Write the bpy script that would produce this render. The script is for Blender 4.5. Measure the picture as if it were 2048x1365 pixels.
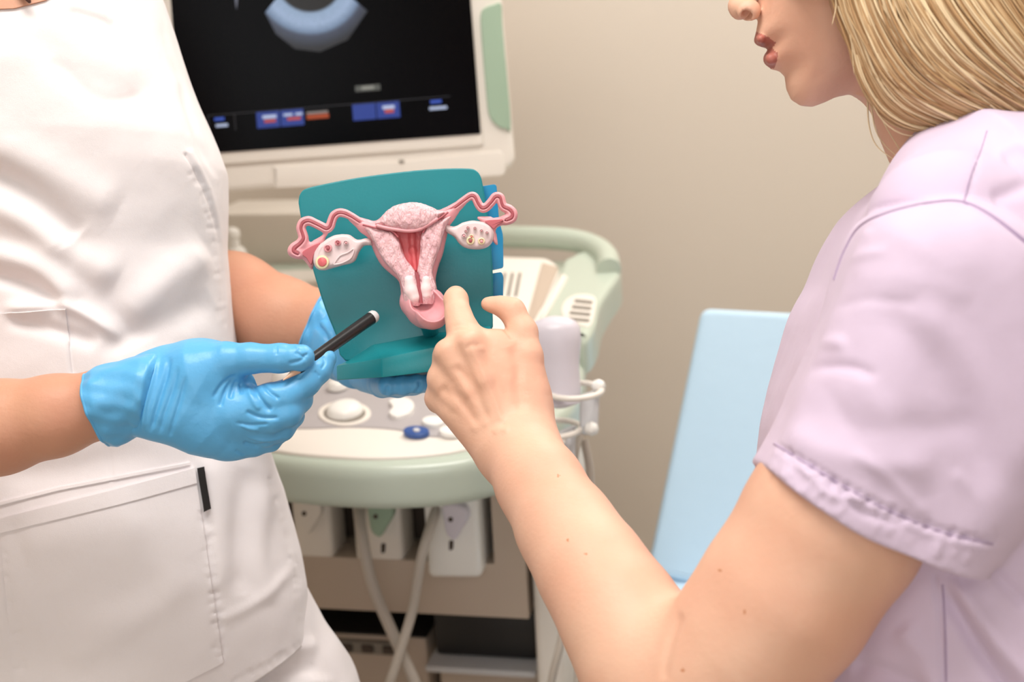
import bpy, bmesh, math, random
import numpy as np
from mathutils import Vector, Matrix
from mathutils.bvhtree import BVHTree
random.seed(4); RNG = np.random.RandomState(7)
for _o in list(bpy.data.objects): bpy.data.objects.remove(_o)
SC = bpy.context.scene; COL = SC.collection

# ------------------------------------------------------------ camera
F = 50.0 / 36.0 * 2048.0
PITCH, ROLL = math.radians(15.0), math.radians(3.0)
CAM = Vector((0.0, 0.0, 1.45))
_r0 = Vector((1, 0, 0)); FW = Vector((0, math.cos(PITCH), -math.sin(PITCH))); _u0 = Vector((0, math.sin(PITCH), math.cos(PITCH)))
RT = math.cos(ROLL) * _r0 - math.sin(ROLL) * _u0
UP = math.sin(ROLL) * _r0 + math.cos(ROLL) * _u0
cam_d = bpy.data.cameras.new('camera'); cam = bpy.data.objects.new('camera', cam_d); COL.objects.link(cam)
cam_d.lens = 50; cam_d.sensor_width = 36; cam_d.clip_start = 0.05
cam_d.dof.use_dof = True; cam_d.dof.focus_distance = 1.19; cam_d.dof.aperture_fstop = 5.0
cam.matrix_world = Matrix(((RT.x, UP.x, -FW.x, CAM.x), (RT.y, UP.y, -FW.y, CAM.y), (RT.z, UP.z, -FW.z, CAM.z), (0, 0, 0, 1)))
SC.camera = cam

# ------------------------------------------------------------ world, lights, exposure
w = bpy.data.worlds.new('world'); SC.world = w; w.use_nodes = True
w.node_tree.nodes['Background'].inputs[0].default_value = (0.75, 0.85, 1.0, 1)
w.node_tree.nodes['Background'].inputs[1].default_value = 1.0
SC.view_settings.view_transform = 'Standard'; SC.view_settings.look = 'None'
SC.view_settings.exposure = 0.0; SC.view_settings.gamma = 1.0; SC.view_settings.use_curve_mapping = False
SC.cycles.use_denoising = True; SC.cycles.max_bounces = 8; SC.cycles.diffuse_bounces = 4
SC.cycles.sample_clamp_indirect = 4.0
PANELS = [(-0.15, 0.75), (1.15, 1.45), (-0.75, -0.7), (0.95, -0.7), (0.75, 2.3)]
def area(name, loc, rot, sx, sy, power, col):
    l = bpy.data.lights.new(name, 'AREA'); l.shape = 'RECTANGLE'; l.size = sx; l.size_y = sy; l.energy = power; l.color = col
    o = bpy.data.objects.new(name, l); COL.objects.link(o); o.location = loc; o.rotation_euler = rot; return o
PW = [27, 6, 8, 3, 24]
for _i, (_x, _y) in enumerate(PANELS):
    area('panel_light', (_x, _y, 2.585), (0, 0, 0), 1.1, 0.55, PW[_i], (1.0, 0.955, 0.915))
area('window_daylight', (-0.3, -1.72, 1.6), (math.radians(90), 0, 0), 1.9, 1.1, 6, (0.97, 0.97, 1.0))

# ------------------------------------------------------------ helpers
def R(px, py): return RT * ((px - 1024) / F) - UP * ((py - 682.5) / F) + FW
def P(px, py, d): return CAM + R(px, py) * d
_M3 = np.array([[RT.x, UP.x, FW.x], [RT.y, UP.y, FW.y], [RT.z, UP.z, FW.z]]); _C3 = np.array(CAM)
def cc(px, py, d): return np.array([(px - 1024) * d / F, -(py - 682.5) * d / F, d])       # camera axes, metres
def to_world(V): return V @ _M3.T + _C3
def to_cam(V): return (np.asarray(V) - _C3) @ _M3
def to_px(V):
    c = to_cam(V); return np.stack([c[:, 0] / c[:, 2] * F + 1024, -c[:, 1] / c[:, 2] * F + 682.5], 1)
class Plane:
    def __init__(s, o, n): s.o = Vector(o); s.n = Vector(n).normalized()
    def hit(s, px, py, off=0.0):
        r = R(px, py); o = s.o + s.n * off
        return CAM + r * ((o - CAM).dot(s.n) / r.dot(s.n))
def crv(pts, m=8, closed=True):
    """Catmull-Rom through the points"""
    p = [np.array(q, float) for q in pts]; n = len(p); out = []
    rng = range(n) if closed else range(n - 1)
    for i in rng:
        if closed: a, b, c, d = p[i - 1], p[i], p[(i + 1) % n], p[(i + 2) % n]
        else: a, b, c, d = p[max(i - 1, 0)], p[i], p[i + 1], p[min(i + 2, n - 1)]
        for k in range(m):
            t = k / m
            out.append(0.5 * (2 * b + (c - a) * t + (2 * a - 5 * b + 4 * c - d) * t * t + (3 * b - a - 3 * c + d) * t ** 3))
    if not closed: out.append(p[-1])
    return [tuple(q) for q in out]
def rpoly(pts, r, m=5):
    """polygon with rounded corners (2-D)"""
    out = []; n = len(pts); p = [np.array(q, float) for q in pts]
    rr = r if isinstance(r, (list, tuple)) else [r] * n
    for i in range(n):
        a, b, c = p[i - 1], p[i], p[(i + 1) % n]
        u = a - b; v = c - b; lu, lv = np.linalg.norm(u), np.linalg.norm(v)
        q = min(rr[i], lu * .48, lv * .48); s = b + u / lu * q; e = b + v / lv * q
        for k in range(m + 1):
            t = k / m; out.append(tuple((1 - t) ** 2 * s + 2 * t * (1 - t) * b + t * t * e))
    return out
def ell(cx, cy, rx, ry, n=28, rot=0.0):
    c, s = math.cos(rot), math.sin(rot)
    return [(cx + rx * math.cos(a) * c - ry * math.sin(a) * s, cy + rx * math.cos(a) * s + ry * math.sin(a) * c) for a in [2 * math.pi * k / n for k in range(n)]]

ORG = {}
def link(o, parent, origin):
    COL.objects.link(o)
    if parent is not None:
        o.parent = parent; ORG[o.name] = ORG[parent.name]
    else:
        ORG[o.name] = np.array(origin, float); o.location = origin
def root(name, label, cat, loc, group=None):
    o = bpy.data.objects.new(name, None); o.empty_display_size = .05; link(o, None, tuple(loc)); return tag(o, label, cat, group)
def tag(o, label=None, cat=None, group=None, kind=None):
    if label: o['label'] = label
    if cat: o['category'] = cat
    if group: o['group'] = group
    if kind: o['kind'] = kind
    return o
def mk(name, V, Fc, mat, parent=None, smooth=True, angle=None, label=None):
    V = np.asarray(V, float)
    if parent is None: org = np.array([(V[:, 0].min() + V[:, 0].max()) / 2, (V[:, 1].min() + V[:, 1].max()) / 2, V[:, 2].min()])
    else: org = ORG[parent.name]
    me = bpy.data.meshes.new(name); V = V - org
    if isinstance(Fc, np.ndarray):
        n, k = Fc.shape
        me.vertices.add(len(V)); me.vertices.foreach_set('co', V.astype(np.float32).ravel())
        me.loops.add(n * k); me.loops.foreach_set('vertex_index', Fc.astype(np.int32).ravel())
        me.polygons.add(n); me.polygons.foreach_set('loop_start', np.arange(0, n * k, k, dtype=np.int32))
        me.update(calc_edges=True); me.validate()
    else:
        me.from_pydata([tuple(v) for v in V], [], [tuple(int(i) for i in f) for f in Fc]); me.update()
    if smooth:
        me.polygons.foreach_set('use_smooth', [True] * len(me.polygons))
        if angle: me.set_sharp_from_angle(angle=math.radians(angle))
    if mat is not None: me.materials.append(mat)
    o = bpy.data.objects.new(name, me); link(o, parent, tuple(org))
    if label: o['label'] = label
    return o
def fix_normals(o):
    bm = bmesh.new(); bm.from_mesh(o.data); bmesh.ops.recalc_face_normals(bm, faces=bm.faces); bm.to_mesh(o.data); bm.free(); return o
def slab(name, pts, n, t, mat, parent=None, bevel=0.002, seg=3, label=None, both=False):
    """world polygon extruded by -n*t, front rim bevelled"""
    bm = bmesh.new(); n = Vector(n).normalized()
    vs = [bm.verts.new(p) for p in pts]; f = bm.faces.new(vs); f.normal_update()
    if f.normal.dot(n) < 0: bmesh.ops.reverse_faces(bm, faces=[f])
    rim = list(f.edges)
    r = bmesh.ops.extrude_face_region(bm, geom=[f])
    back = [g for g in r['geom'] if isinstance(g, bmesh.types.BMVert)]
    for v in back: v.co -= n * t
    # extruded copy is the moved one; original face stays in front
    bmesh.ops.recalc_face_normals(bm, faces=bm.faces)
    es = [e for e in bm.edges if all(v in vs for v in e.verts)]
    if both: es += [e for e in bm.edges if all(v in back for v in e.verts)]
    if f.is_valid is False or f not in bm.faces: bm.faces.new(vs)
    if len([1 for ff in bm.faces if set(ff.verts) == set(vs)]) == 0: bm.faces.new(vs)
    bmesh.ops.recalc_face_normals(bm, faces=bm.faces)
    if bevel > 0: bmesh.ops.bevel(bm, geom=es, offset=bevel, segments=seg, profile=0.6, affect='EDGES')
    bmesh.ops.recalc_face_normals(bm, faces=bm.faces)
    V = [tuple(v.co) for v in bm.verts]; bm.verts.index_update(); Fc = [[v.index for v in ff.verts] for ff in bm.faces]; bm.free()
    return mk(name, V, Fc, mat, parent, True, 35, label)
def pslab(name, px, plane, t, mat, parent=None, off=0.0, **k):
    return slab(name, [plane.hit(x, y, off) for x, y in px], plane.n, t, mat, parent, **k)
def box(name, o, ax, ay, az, mat, parent=None, bevel=0.004, label=None, seg=2):
    """box with corner o and edge vectors"""
    o, ax, ay, az = Vector(o), Vector(ax), Vector(ay), Vector(az)
    bm = bmesh.new(); v = [bm.verts.new(o + ax * i + ay * j + az * k) for k in (0, 1) for j in (0, 1) for i in (0, 1)]
    for q in ((0, 1, 3, 2), (4, 6, 7, 5), (0, 4, 5, 1), (2, 3, 7, 6), (0, 2, 6, 4), (1, 5, 7, 3)): bm.faces.new([v[i] for i in q])
    bmesh.ops.recalc_face_normals(bm, faces=bm.faces)
    if bevel > 0: bmesh.ops.bevel(bm, geom=list(bm.edges), offset=bevel, segments=seg, profile=.5, affect='EDGES')
    bmesh.ops.recalc_face_normals(bm, faces=bm.faces); bm.verts.index_update()
    V = [tuple(x.co) for x in bm.verts]; Fc = [[x.index for x in f.verts] for f in bm.faces]; bm.free()
    return mk(name, V, Fc, mat, parent, True, 35, label)
def tube_geo(pts, rad, n=12, closed=False, flat=None):
    pts = [np.array(p, float) for p in pts]; m = len(pts); rad = rad if hasattr(rad, '__len__') else [rad] * m
    T = []
    for i in range(m):
        a = pts[(i - 1) % m] if closed or i > 0 else pts[0]; b = pts[(i + 1) % m] if closed or i < m - 1 else pts[-1]
        t = b - a; T.append(t / (np.linalg.norm(t) + 1e-12))
    nrm = np.cross(T[0], [0.3, 0.2, 0.93]); nrm /= np.linalg.norm(nrm); V = []; Fc = []
    for i in range(m):
        nrm = nrm - T[i] * nrm.dot(T[i]); nrm /= np.linalg.norm(nrm); b = np.cross(T[i], nrm)
        for k in range(n):
            a = 2 * math.pi * k / n; V.append(pts[i] + rad[i] * (math.cos(a) * nrm + math.sin(a) * b))
    for i in range(m if closed else m - 1):
        j = (i + 1) % m
        for k in range(n): Fc.append((i * n + k, i * n + (k + 1) % n, j * n + (k + 1) % n, j * n + k))
    if not closed:
        V.append(pts[0]); V.append(pts[-1]); c0 = m * n; c1 = c0 + 1
        for k in range(n): Fc.append((c0, (k + 1) % n, k)); Fc.append((c1, (m - 1) * n + k, (m - 1) * n + (k + 1) % n))
    return V, Fc
def tube(name, pts, rad, mat, parent=None, n=12, closed=False, label=None):
    V, Fc = tube_geo(pts, rad, n, closed); return fix_normals(mk(name, V, Fc, mat, parent, True, 60, label))
def lathe(name, o, axis, prof, mat, parent=None, n=32, label=None, sx=1.0, side=None):
    o = np.array(o, float); ax = np.array(Vector(axis).normalized()); s = np.array(side if side is not None else Vector(axis).orthogonal().normalized()); s = s - ax * s.dot(ax); s /= np.linalg.norm(s); t = np.cross(ax, s)
    V = []; Fc = []; m = len(prof)
    for z, r in prof:
        for k in range(n):
            a = 2 * math.pi * k / n; V.append(o + ax * z + s * (r * sx * math.cos(a)) + t * (r * math.sin(a)))
    for i in range(m - 1):
        for k in range(n): Fc.append((i * n + k, i * n + (k + 1) % n, (i + 1) * n + (k + 1) % n, (i + 1) * n + k))
    Fc.append(tuple(range(n))[::-1]); Fc.append(tuple(range((m - 1) * n, m * n)))
    return fix_normals(mk(name, V, Fc, mat, parent, True, 40, label))
def join_geo(gs):
    V = []; Fc = []
    for v, f in gs:
        b = len(V); V += [tuple(x) for x in v]; Fc += [tuple(i + b for i in q) for q in f]
    return V, Fc

# ------------------------------------------------------------ materials
def srgb(r, g, b):
    f = lambda c: (c / 255 / 12.92) if c / 255 <= .04045 else ((c / 255 + .055) / 1.055) ** 2.4
    return (f(r), f(g), f(b), 1)
def mat(name, col, rough=.5, sss=0, noise=None, bump=None, spec=.5, metal=0, emit=None, trans=0, col2=None, coat=0, sheen=0, stretch=None, radius=(1, .35, .2), sssc=.01):
    """noise=(scale, amount) mottles between col and col2; bump=[(scale, distance), ...]"""
    m = bpy.data.materials.new(name); m.use_nodes = True; nt = m.node_tree; b = nt.nodes['Principled BSDF']
    b.inputs['Base Color'].default_value = col; b.inputs['Roughness'].default_value = rough
    b.inputs['Specular IOR Level'].default_value = spec; b.inputs['Metallic'].default_value = metal
    if sss: b.inputs['Subsurface Weight'].default_value = sss; b.inputs['Subsurface Radius'].default_value = radius; b.inputs['Subsurface Scale'].default_value = sssc
    if coat: b.inputs['Coat Weight'].default_value = coat
    if sheen: b.inputs['Sheen Weight'].default_value = sheen
    if trans: b.inputs['Transmission Weight'].default_value = trans
    if emit: b.inputs['Emission Color'].default_value = emit[0]; b.inputs['Emission Strength'].default_value = emit[1]
    tc = nt.nodes.new('ShaderNodeTexCoord')
    def tex(scale, detail=4):
        t = nt.nodes.new('ShaderNodeTexNoise'); t.inputs['Scale'].default_value = scale; t.inputs['Detail'].default_value = detail
        if stretch:
            mp = nt.nodes.new('ShaderNodeMapping'); mp.inputs['Scale'].default_value = stretch; nt.links.new(tc.outputs['Object'], mp.inputs[0]); nt.links.new(mp.outputs[0], t.inputs['Vector'])
        else: nt.links.new(tc.outputs['Object'], t.inputs['Vector'])
        return t
    if noise:
        t = tex(noise[0]); mx = nt.nodes.new('ShaderNodeMixRGB'); mx.inputs[1].default_value = col; mx.inputs[2].default_value = col2 or (col[0] * .7, col[1] * .7, col[2] * .7, 1)
        rp = nt.nodes.new('ShaderNodeMapRange'); rp.inputs[1].default_value = .35; rp.inputs[2].default_value = .65; rp.inputs[4].default_value = noise[1]
        nt.links.new(t.outputs[0], rp.inputs[0]); nt.links.new(rp.outputs[0], mx.inputs[0]); nt.links.new(mx.outputs[0], b.inputs['Base Color'])
    if bump:
        prev = None
        for sc, di in bump:
            t = tex(sc); bp = nt.nodes.new('ShaderNodeBump'); bp.inputs['Distance'].default_value = di; bp.inputs['Strength'].default_value = 1
            nt.links.new(t.outputs[0], bp.inputs['Height'])
            if prev: nt.links.new(prev.outputs[0], bp.inputs['Normal'])
            prev = bp
        nt.links.new(prev.outputs[0], b.inputs['Normal'])
    return m
M = {}
M['wall'] = mat('wall_paint', srgb(222, 211, 197), .85, bump=[(900, .0002)])
M['ceil'] = mat('ceiling_paint', srgb(240, 238, 233), .9)
M['floor'] = mat('floor_vinyl', srgb(188, 178, 166), .35, noise=(30, .4), col2=srgb(170, 160, 148))
M['cream'] = mat('cream_plastic', srgb(234, 227, 217), .38)
M['cream2'] = mat('warm_grey_plastic', srgb(190, 173, 156), .45)
M['sage'] = mat('sage_plastic', srgb(188, 199, 184), .3, coat=.3)
M['sage_soft'] = mat('sage_rubber', srgb(160, 184, 160), .5)
M['keygrey'] = mat('key_panel_grey', srgb(178, 172, 172), .4)
M['white'] = mat('white_plastic', srgb(240, 238, 232), .3)
M['ltgrey'] = mat('pale_grey_plastic', srgb(205, 205, 206), .4)
M['lav'] = mat('lavender_probe_plastic', srgb(214, 208, 216), .35)
M['black'] = mat('black_plastic', srgb(22, 20, 20), .45)
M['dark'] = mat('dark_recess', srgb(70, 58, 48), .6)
M['screen'] = mat('dark_screen_glass', srgb(3, 3, 5), .25, spec=.08)
M['bluebtn'] = mat('blue_button', srgb(50, 85, 150), .35)
M['cable'] = mat('grey_cable', srgb(190, 180, 168), .45)
M['sheet'] = mat('blue_disposable_sheet', srgb(196, 224, 244), .8, bump=[(60, .0006)])
M['metal'] = mat('brushed_metal', srgb(170, 170, 170), .35, metal=1)
M['lamp'] = mat('lamp_diffuser', (1, .97, .92, 1), .6, emit=((1, .95, .88, 1), 3.0))
M['slot'] = mat('slot_grey', srgb(135, 128, 118), .6)
# ------------------------------------------------------------ room
X0, X1, Y0, Y1, H = -2.2, 2.4, -1.8, 2.78, 2.6
def wall(name, a, b, c, d, m):
    V = [Vector(p) for p in (a, b, c, d)]; n = (V[1] - V[0]).cross(V[3] - V[0]).normalized() * .08
    VV = V + [v - n for v in V]; Fc = [(0, 1, 2, 3), (7, 6, 5, 4), (0, 4, 5, 1), (1, 5, 6, 2), (2, 6, 7, 3), (3, 7, 4, 0)]
    return tag(mk(name, [tuple(v) for v in VV], Fc, M[m], None, False), kind='structure')
wall('floor', (X0, Y0, 0), (X1, Y0, 0), (X1, Y1, 0), (X0, Y1, 0), 'floor')
wall('ceiling', (X0, Y0, H), (X0, Y1, H), (X1, Y1, H), (X1, Y0, H), 'ceil')
wall('wall_back', (X0, Y1, 0), (X1, Y1, 0), (X1, Y1, H), (X0, Y1, H), 'wall')
wall('wall_left', (X0, Y0, 0), (X0, Y1, 0), (X0, Y1, H), (X0, Y0, H), 'wall')
wall('wall_right', (X1, Y1, 0), (X1, Y0, 0), (X1, Y0, H), (X1, Y1, H), 'wall')
wall('wall_front', (X1, Y0, 0), (X0, Y0, 0), (X0, Y0, H), (X1, Y0, H), 'wall')
# window behind the photographer
_w = tag(box('window_1', (-1.3, Y0, 1.0), (2.0, 0, 0), (0, .03, 0), (0, 0, 1.25), M['white'], None, .003), kind='structure')
box('window_pane', (-1.24, Y0 + .026, 1.06), (1.88, 0, 0), (0, .01, 0), (0, 0, 1.13), mat('bright_window_pane', srgb(230, 238, 245), .1, emit=((.9, .95, 1, 1), 1.2)), _w, .001)
for _i, (_x, _y) in enumerate(PANELS):
    _o = root('ceiling_light', 'rectangular white ceiling light panel ' + ['above the medical worker', 'above the pointing person', 'behind the viewer on the window side', 'behind the viewer on the right', 'by the back wall above the examination couch'][_i], 'ceiling light', (_x, _y, 2.57), 'ceiling light panels')
    box('frame', (_x - .6, _y - .32, 2.588), (1.2, 0, 0), (0, .64, 0), (0, 0, .012), M['white'], _o, .002)

# ------------------------------------------------------------ ultrasound machine
YAW = math.radians(13)
EX = Vector((math.cos(YAW), -math.sin(YAW), 0)); EY = Vector((math.sin(YAW), math.cos(YAW), 0)); EZ = Vector((0, 0, 1))
CF = P(750, 1100, 1.9)                                   # a point of the cart's front panel
FP = Plane(CF, -EY)
def loc(x, y, z): return Vector((CF.x, CF.y, 0)) + EX * x + EY * y + EZ * z
def cl(p): q = Vector(p) - Vector((CF.x, CF.y, 0)); return (q.dot(EX), q.dot(EY), q.z)
cart = root('ultrasound_machine', 'cream and sage green ultrasound machine on a wheeled cart with console and monitor', 'ultrasound machine', loc(0, .2, 0))
zt = cl(FP.hit(900, 985))[2]; zb = cl(FP.hit(850, 1228))[2]; xr = cl(FP.hit(1050, 1100))[0]; xl = -xr - .12
# upper front housing, side columns, lower bay
box('front_housing', loc(xl, .075, zb), EX * (xr - xl), EY * .4, EZ * (zt + .05 - zb), M['cream2'], cart, .006)
# front plate with connector bay: frame pieces around an opening
zo0 = cl(FP.hit(830, 1122))[2]; zo1 = zt + .05
xo1 = cl(FP.hit(985, 1060))[0]; xo0 = xl + .03
V, Fc = join_geo([])
bm = bmesh.new()
def fr(x0, x1, z0, z1):
    vs = [bm.verts.new(loc(x, y, z)) for y in (0, .08) for z in (z0, z1) for x in (x0, x1)]
    for q in ((0, 1, 3, 2), (4, 6, 7, 5), (0, 4, 5, 1), (2, 3, 7, 6), (0, 2, 6, 4), (1, 5, 7, 3)): bm.faces.new([vs[i] for i in q])
fr(xl, xr, zb, zo0); fr(xo1, xr, zo0, zo1); fr(xl, xo0, zo0, zo1)
bmesh.ops.recalc_face_normals(bm, faces=bm.faces); bm.verts.index_update()
mk('front_panel', [tuple(v.co) for v in bm.verts], [[v.index for v in f.verts] for f in bm.faces], M['cream2'], cart, False); bm.free()
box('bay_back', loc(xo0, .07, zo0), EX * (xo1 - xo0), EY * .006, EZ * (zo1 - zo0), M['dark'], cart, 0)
box('side_column', loc(xr + .006, .0, .13), EX * .04, EY * .22, EZ * (zt - .12), M['cream'], cart, .012, seg=4)
box('side_column', loc(xl - .046, .0, .13), EX * .04, EY * .22, EZ * (zt - .12), M['cream'], cart, .012, seg=4)
box('lower_bay_void', loc(xl, .3, .14), EX * (xr - xl), EY * .15, EZ * (zb - .14), M['black'], cart, 0)  # black sheet stands in for the dark void of the bay
box('base', loc(xl - .05, -.12, .09), EX * (xr - xl + .1), EY * .75, EZ * .07, M['cream2'], cart, .02, seg=4)
for sx in (xl, xr):
    for yy in (-.06, .55):
        c = lathe('caster', loc(sx - .02, yy, .05), EX, [(0, .02), (.002, .045), (.006, .05), (.034, .05), (.038, .045), (.04, .02)], M['black'], cart)
# lower equipment
zp = cl(Plane(CF + EY * .1, -EY).hit(750, 1290))[2]
q0 = cl(Plane(CF + EY * .1, -EY).hit(848, 1300)); q1 = cl(Plane(CF + EY * .1, -EY).hit(1056, 1330)); q2 = cl(Plane(CF + EY * .1, -EY).hit(700, 1268))
lb = box('disk_unit', loc(xl + .005, .1, .16), EX * (q0[0] - xl), EY * .2, EZ * (q2[2] - .16), M['cream2'], cart, .006)
box('drive_strip', loc(q0[0] - .17, .092, q2[2] - .028), EX * .14, EY * .012, EZ * .02, M['slot'], lb, .003)
for k in range(4): box('port', loc(q0[0] - .155 + k * .032, .088, q2[2] - .024), EX * .018, EY * .008, EZ * .012, M['dark'], lb, .002)
box('void_shade_plate', loc(xl + .004, .098, q2[2]), EX * (q0[0] - xl + .002), EY * .2, EZ * .003, M['black'], lb, .001, 'black plate standing in for the shaded gap above the disk unit')  # added plate: the shade above the unit is put into its black
lp = box('printer', loc(q0[0] + .02, .09, q1[2] + .012), EX * (xr - q0[0] - .03), EY * .2, EZ * .075, M['black'], cart, .006, 'black printer in the lower bay')
box('paper_tray', loc(q0[0] + .012, .06, q1[2]), EX * (xr - q0[0] - .02), EY * .22, EZ * .01, M['ltgrey'], lp, .003)
box('printer_shelf', loc(q0[0] + .02, .1, .16), EX * (xr - q0[0] - .03), EY * .2, EZ * (q1[2] - .17), M['cream2'], cart, .006)
# console -----------------------------------------------------
TN = (EZ * math.cos(math.radians(8)) - EY * math.sin(math.radians(8)))
TP = Plane(P(688, 825, 1.8), TN)
outline = crv([(430, 900), (545, 922), (660, 932), (770, 935), (900, 926), (1010, 900), (1090, 860), (1150, 800), (1168, 740), (1170, 680), (1185, 630), (1215, 575), (1238, 545), (1222, 520), (1170, 515), (1060, 520), (950, 520), (780, 522), (520, 524), (380, 560), (310, 700), (340, 850)], 6)
con = pslab('console_body', outline, TP, .062, M['sage'], cart, bevel=.02, seg=6, both=True)
deck = pslab('console_deck', crv([(450, 878), (560, 902), (660, 912), (770, 915), (900, 904), (990, 878), (1060, 830), (1100, 770), (1085, 660), (1105, 560), (1080, 540), (800, 540), (520, 545), (420, 600), (390, 760)], 6), TP, .01, M['cream'], cart, off=.004, bevel=.003)
keys = pslab('key_panel', crv([(470, 850), (600, 856), (700, 853), (790, 858), (860, 872), (950, 868), (1010, 845), (1040, 790), (1020, 720), (900, 690), (700, 690), (540, 700), (450, 760)], 6), TP, .006, M['keygrey'], cart, off=.006, bevel=.001)
ring_ = pslab('trackball_ring', ell(689, 826, 53, 24), TP, .004, M['cream'], keys, off=.008, bevel=.001)
def disc_dome(name, cx, cy, rx, m, par, h, off=.008):
    o = TP.hit(cx, cy, off); r = rx / F * 1.8
    return lathe(name, o, TN, [(0, r), (h * .5, r * .93), (h * .8, r * .75), (h * .95, r * .45), (h, r * .1)], m, par)
pslab('trackball_gap', ell(689, 826, 42, 19), TP, .003, M['slot'], keys, off=.0085, bevel=0)
disc_dome('trackball', 690, 826, 37, M['white'], keys, .014, .007)
pslab('control_button', crv([(790, 832), (806, 830), (822, 822), (828, 808), (818, 797), (800, 794), (778, 800), (785, 812), (778, 824)], 5), TP, .006, M['white'], keys, off=.012, bevel=.002)
pslab('control_button', ell(832, 860, 26, 9), TP, .006, M['bluebtn'], keys, off=.012, bevel=.002, label='blue oval button')
pslab('button_cap', ell(833, 859, 7, 3), TP, .006, M['ltgrey'], keys, off=.014, bevel=.001)
pslab('control_button', ell(866, 840, 22, 9), TP, .006, M['white'], keys, off=.012, bevel=.002)
pslab('control_button', ell(902, 859, 24, 9), TP, .006, M['white'], keys, off=.012, bevel=.002)
pslab('control_button', ell(562, 800, 14, 7), TP, .006, M['white'], keys, off=.012, bevel=.002)
disc_dome('dial', 568, 762, 24, M['white'], keys, .02)
disc_dome('dial', 676, 775, 22, M['white'], keys, .012)
disc_dome('dial', 680, 722, 20, M['white'], keys, .02)
disc_dome('dial', 985, 655, 20, M['white'], keys, .02)
for bx in (720, 770, 820, 870): pslab('control_button', ell(bx, 745 - (bx - 700) * .02, 15, 6), TP, .006, M['white'], keys, off=.012, bevel=.002)
# raised right hand speaker housing
sp = pslab('speaker_housing', rpoly([(985, 512), (1098, 516), (1122, 535), (1070, 655), (965, 660)], 14), TP, .03, M['cream'], cart, off=.03, bevel=.006)
for k, xx in enumerate((1003, 1018, 1033)): pslab('vent_slot', rpoly([(xx + 4, 545), (xx + 10, 545), (xx + 1, 592), (xx - 5, 592)], 3), TP, .004, M['slot'], sp, off=.0315, bevel=0)
pslab('groove_panel', rpoly([(1084, 524), (1118, 534), (1068, 648), (1052, 640)], 4), TP, .01, M['cream2'], sp, off=.0315, bevel=.002)
pslab('trim_strip', rpoly([(1122, 545), (1137, 551), (1078, 654), (1062, 648)], 6), TP, .02, M['cream'], cart, off=.036, bevel=.004)
gr = pslab('round_grille', crv([(1122, 618), (1132, 598), (1155, 588), (1185, 590), (1192, 605), (1180, 650), (1150, 645), (1130, 636)], 6), TP, .01, M['cream'], cart, off=.034, bevel=.003)
for k in range(4): pslab('grille_rib', rpoly([(1150 - k * 5, 598 + k * 12), (1186 - k * 2, 602 + k * 12), (1184 - k * 2, 607 + k * 12), (1148 - k * 5, 603 + k * 12)], 2), TP, .006, M['slot'], gr, off=.0355, bevel=.0)
# rear handle
hp = [TP.hit(x, y, .035) for x, y in crv([(720, 476), (800, 470), (1010, 474), (1120, 478), (1180, 490), (1212, 512), (1218, 540)], 6, False)]
tube('rear_handle', hp, .018, M['sage'], cart, 16)
pslab('handle_wing', crv([(1120, 534), (1140, 512), (1175, 498), (1215, 500), (1238, 518), (1240, 545), (1218, 578), (1200, 610), (1190, 650), (1166, 680), (1130, 660), (1085, 665)], 6), TP, .05, M['sage'], cart, off=.032, bevel=.012, seg=5)
_ro = TP.hit(395, 548) + EY * .05; _rp = Plane(_ro, -EY); _rz = _rp.hit(520, 427).z
box('shadow_edge_box', _ro, EX * .40, EY * .14, EZ * (_rz - _ro.z), M['cream'], cart, .008)  # box added so its top edge gives the monitor's shadow line
# transducer holders
def ring_path(c, r, n=36, e=1.0, tilt=0): return [c + EX * (r * math.cos(a)) + EY * (r * e * math.sin(a)) for a in [2 * math.pi * k / n for k in range(n)]]
HC = P(1150, 782, 1.64)
hol = tube('probe_holder', ring_path(HC, .031), .0035, M['cream'], cart, 10, True)
HC2 = P(1108, 858, 1.66)
tube('probe_holder', ring_path(HC2, .031), .0035, M['cream'], cart, 10, True)
HC3 = P(1085, 882, 1.64)
tube('probe_holder', ring_path(HC3, .024), .0035, M['cream'], cart, 10, True)
for (x, y, dd) in ((1197, 773, 1.64), (1183, 858, 1.64)):
    lathe('clamp_knob', P(x, y, dd), EX, [(-.008, .002), (-.006, .006), (0, .0085), (.006, .006), (.008, .002)], M['white'], cart, 20)
slab('holder_bracket', [P(x, y, 1.65) for x, y in rpoly([(1160, 792), (1200, 778), (1196, 860), (1176, 872), (1160, 868)], 6)], -FW, .012, M['ltgrey'], cart, bevel=.003)
slab('holder_bracket', [P(x, y, 1.65) for x, y in rpoly([(1110, 868), (1152, 850), (1150, 960), (1120, 980)], 6)], -FW, .012, M['ltgrey'], cart, bevel=.003)
pb0 = P(1122, 792, 1.64); pax = (P(1110, 692, 1.64) - pb0)
probe = lathe('ultrasound_probe', pb0 - pax * .25, pax, [(0, .004), (.004, .016), (.02, .018), (.045, .019), (.06, .021), (.075, .0235), (.09, .024), (.098, .021), (.104, .014), (.107, .003)], M['lav'], None, 28, sx=1.32, side=EX)
tag(probe, 'pale lavender ultrasound probe standing in the holder right of the console', 'ultrasound probe')
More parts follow.
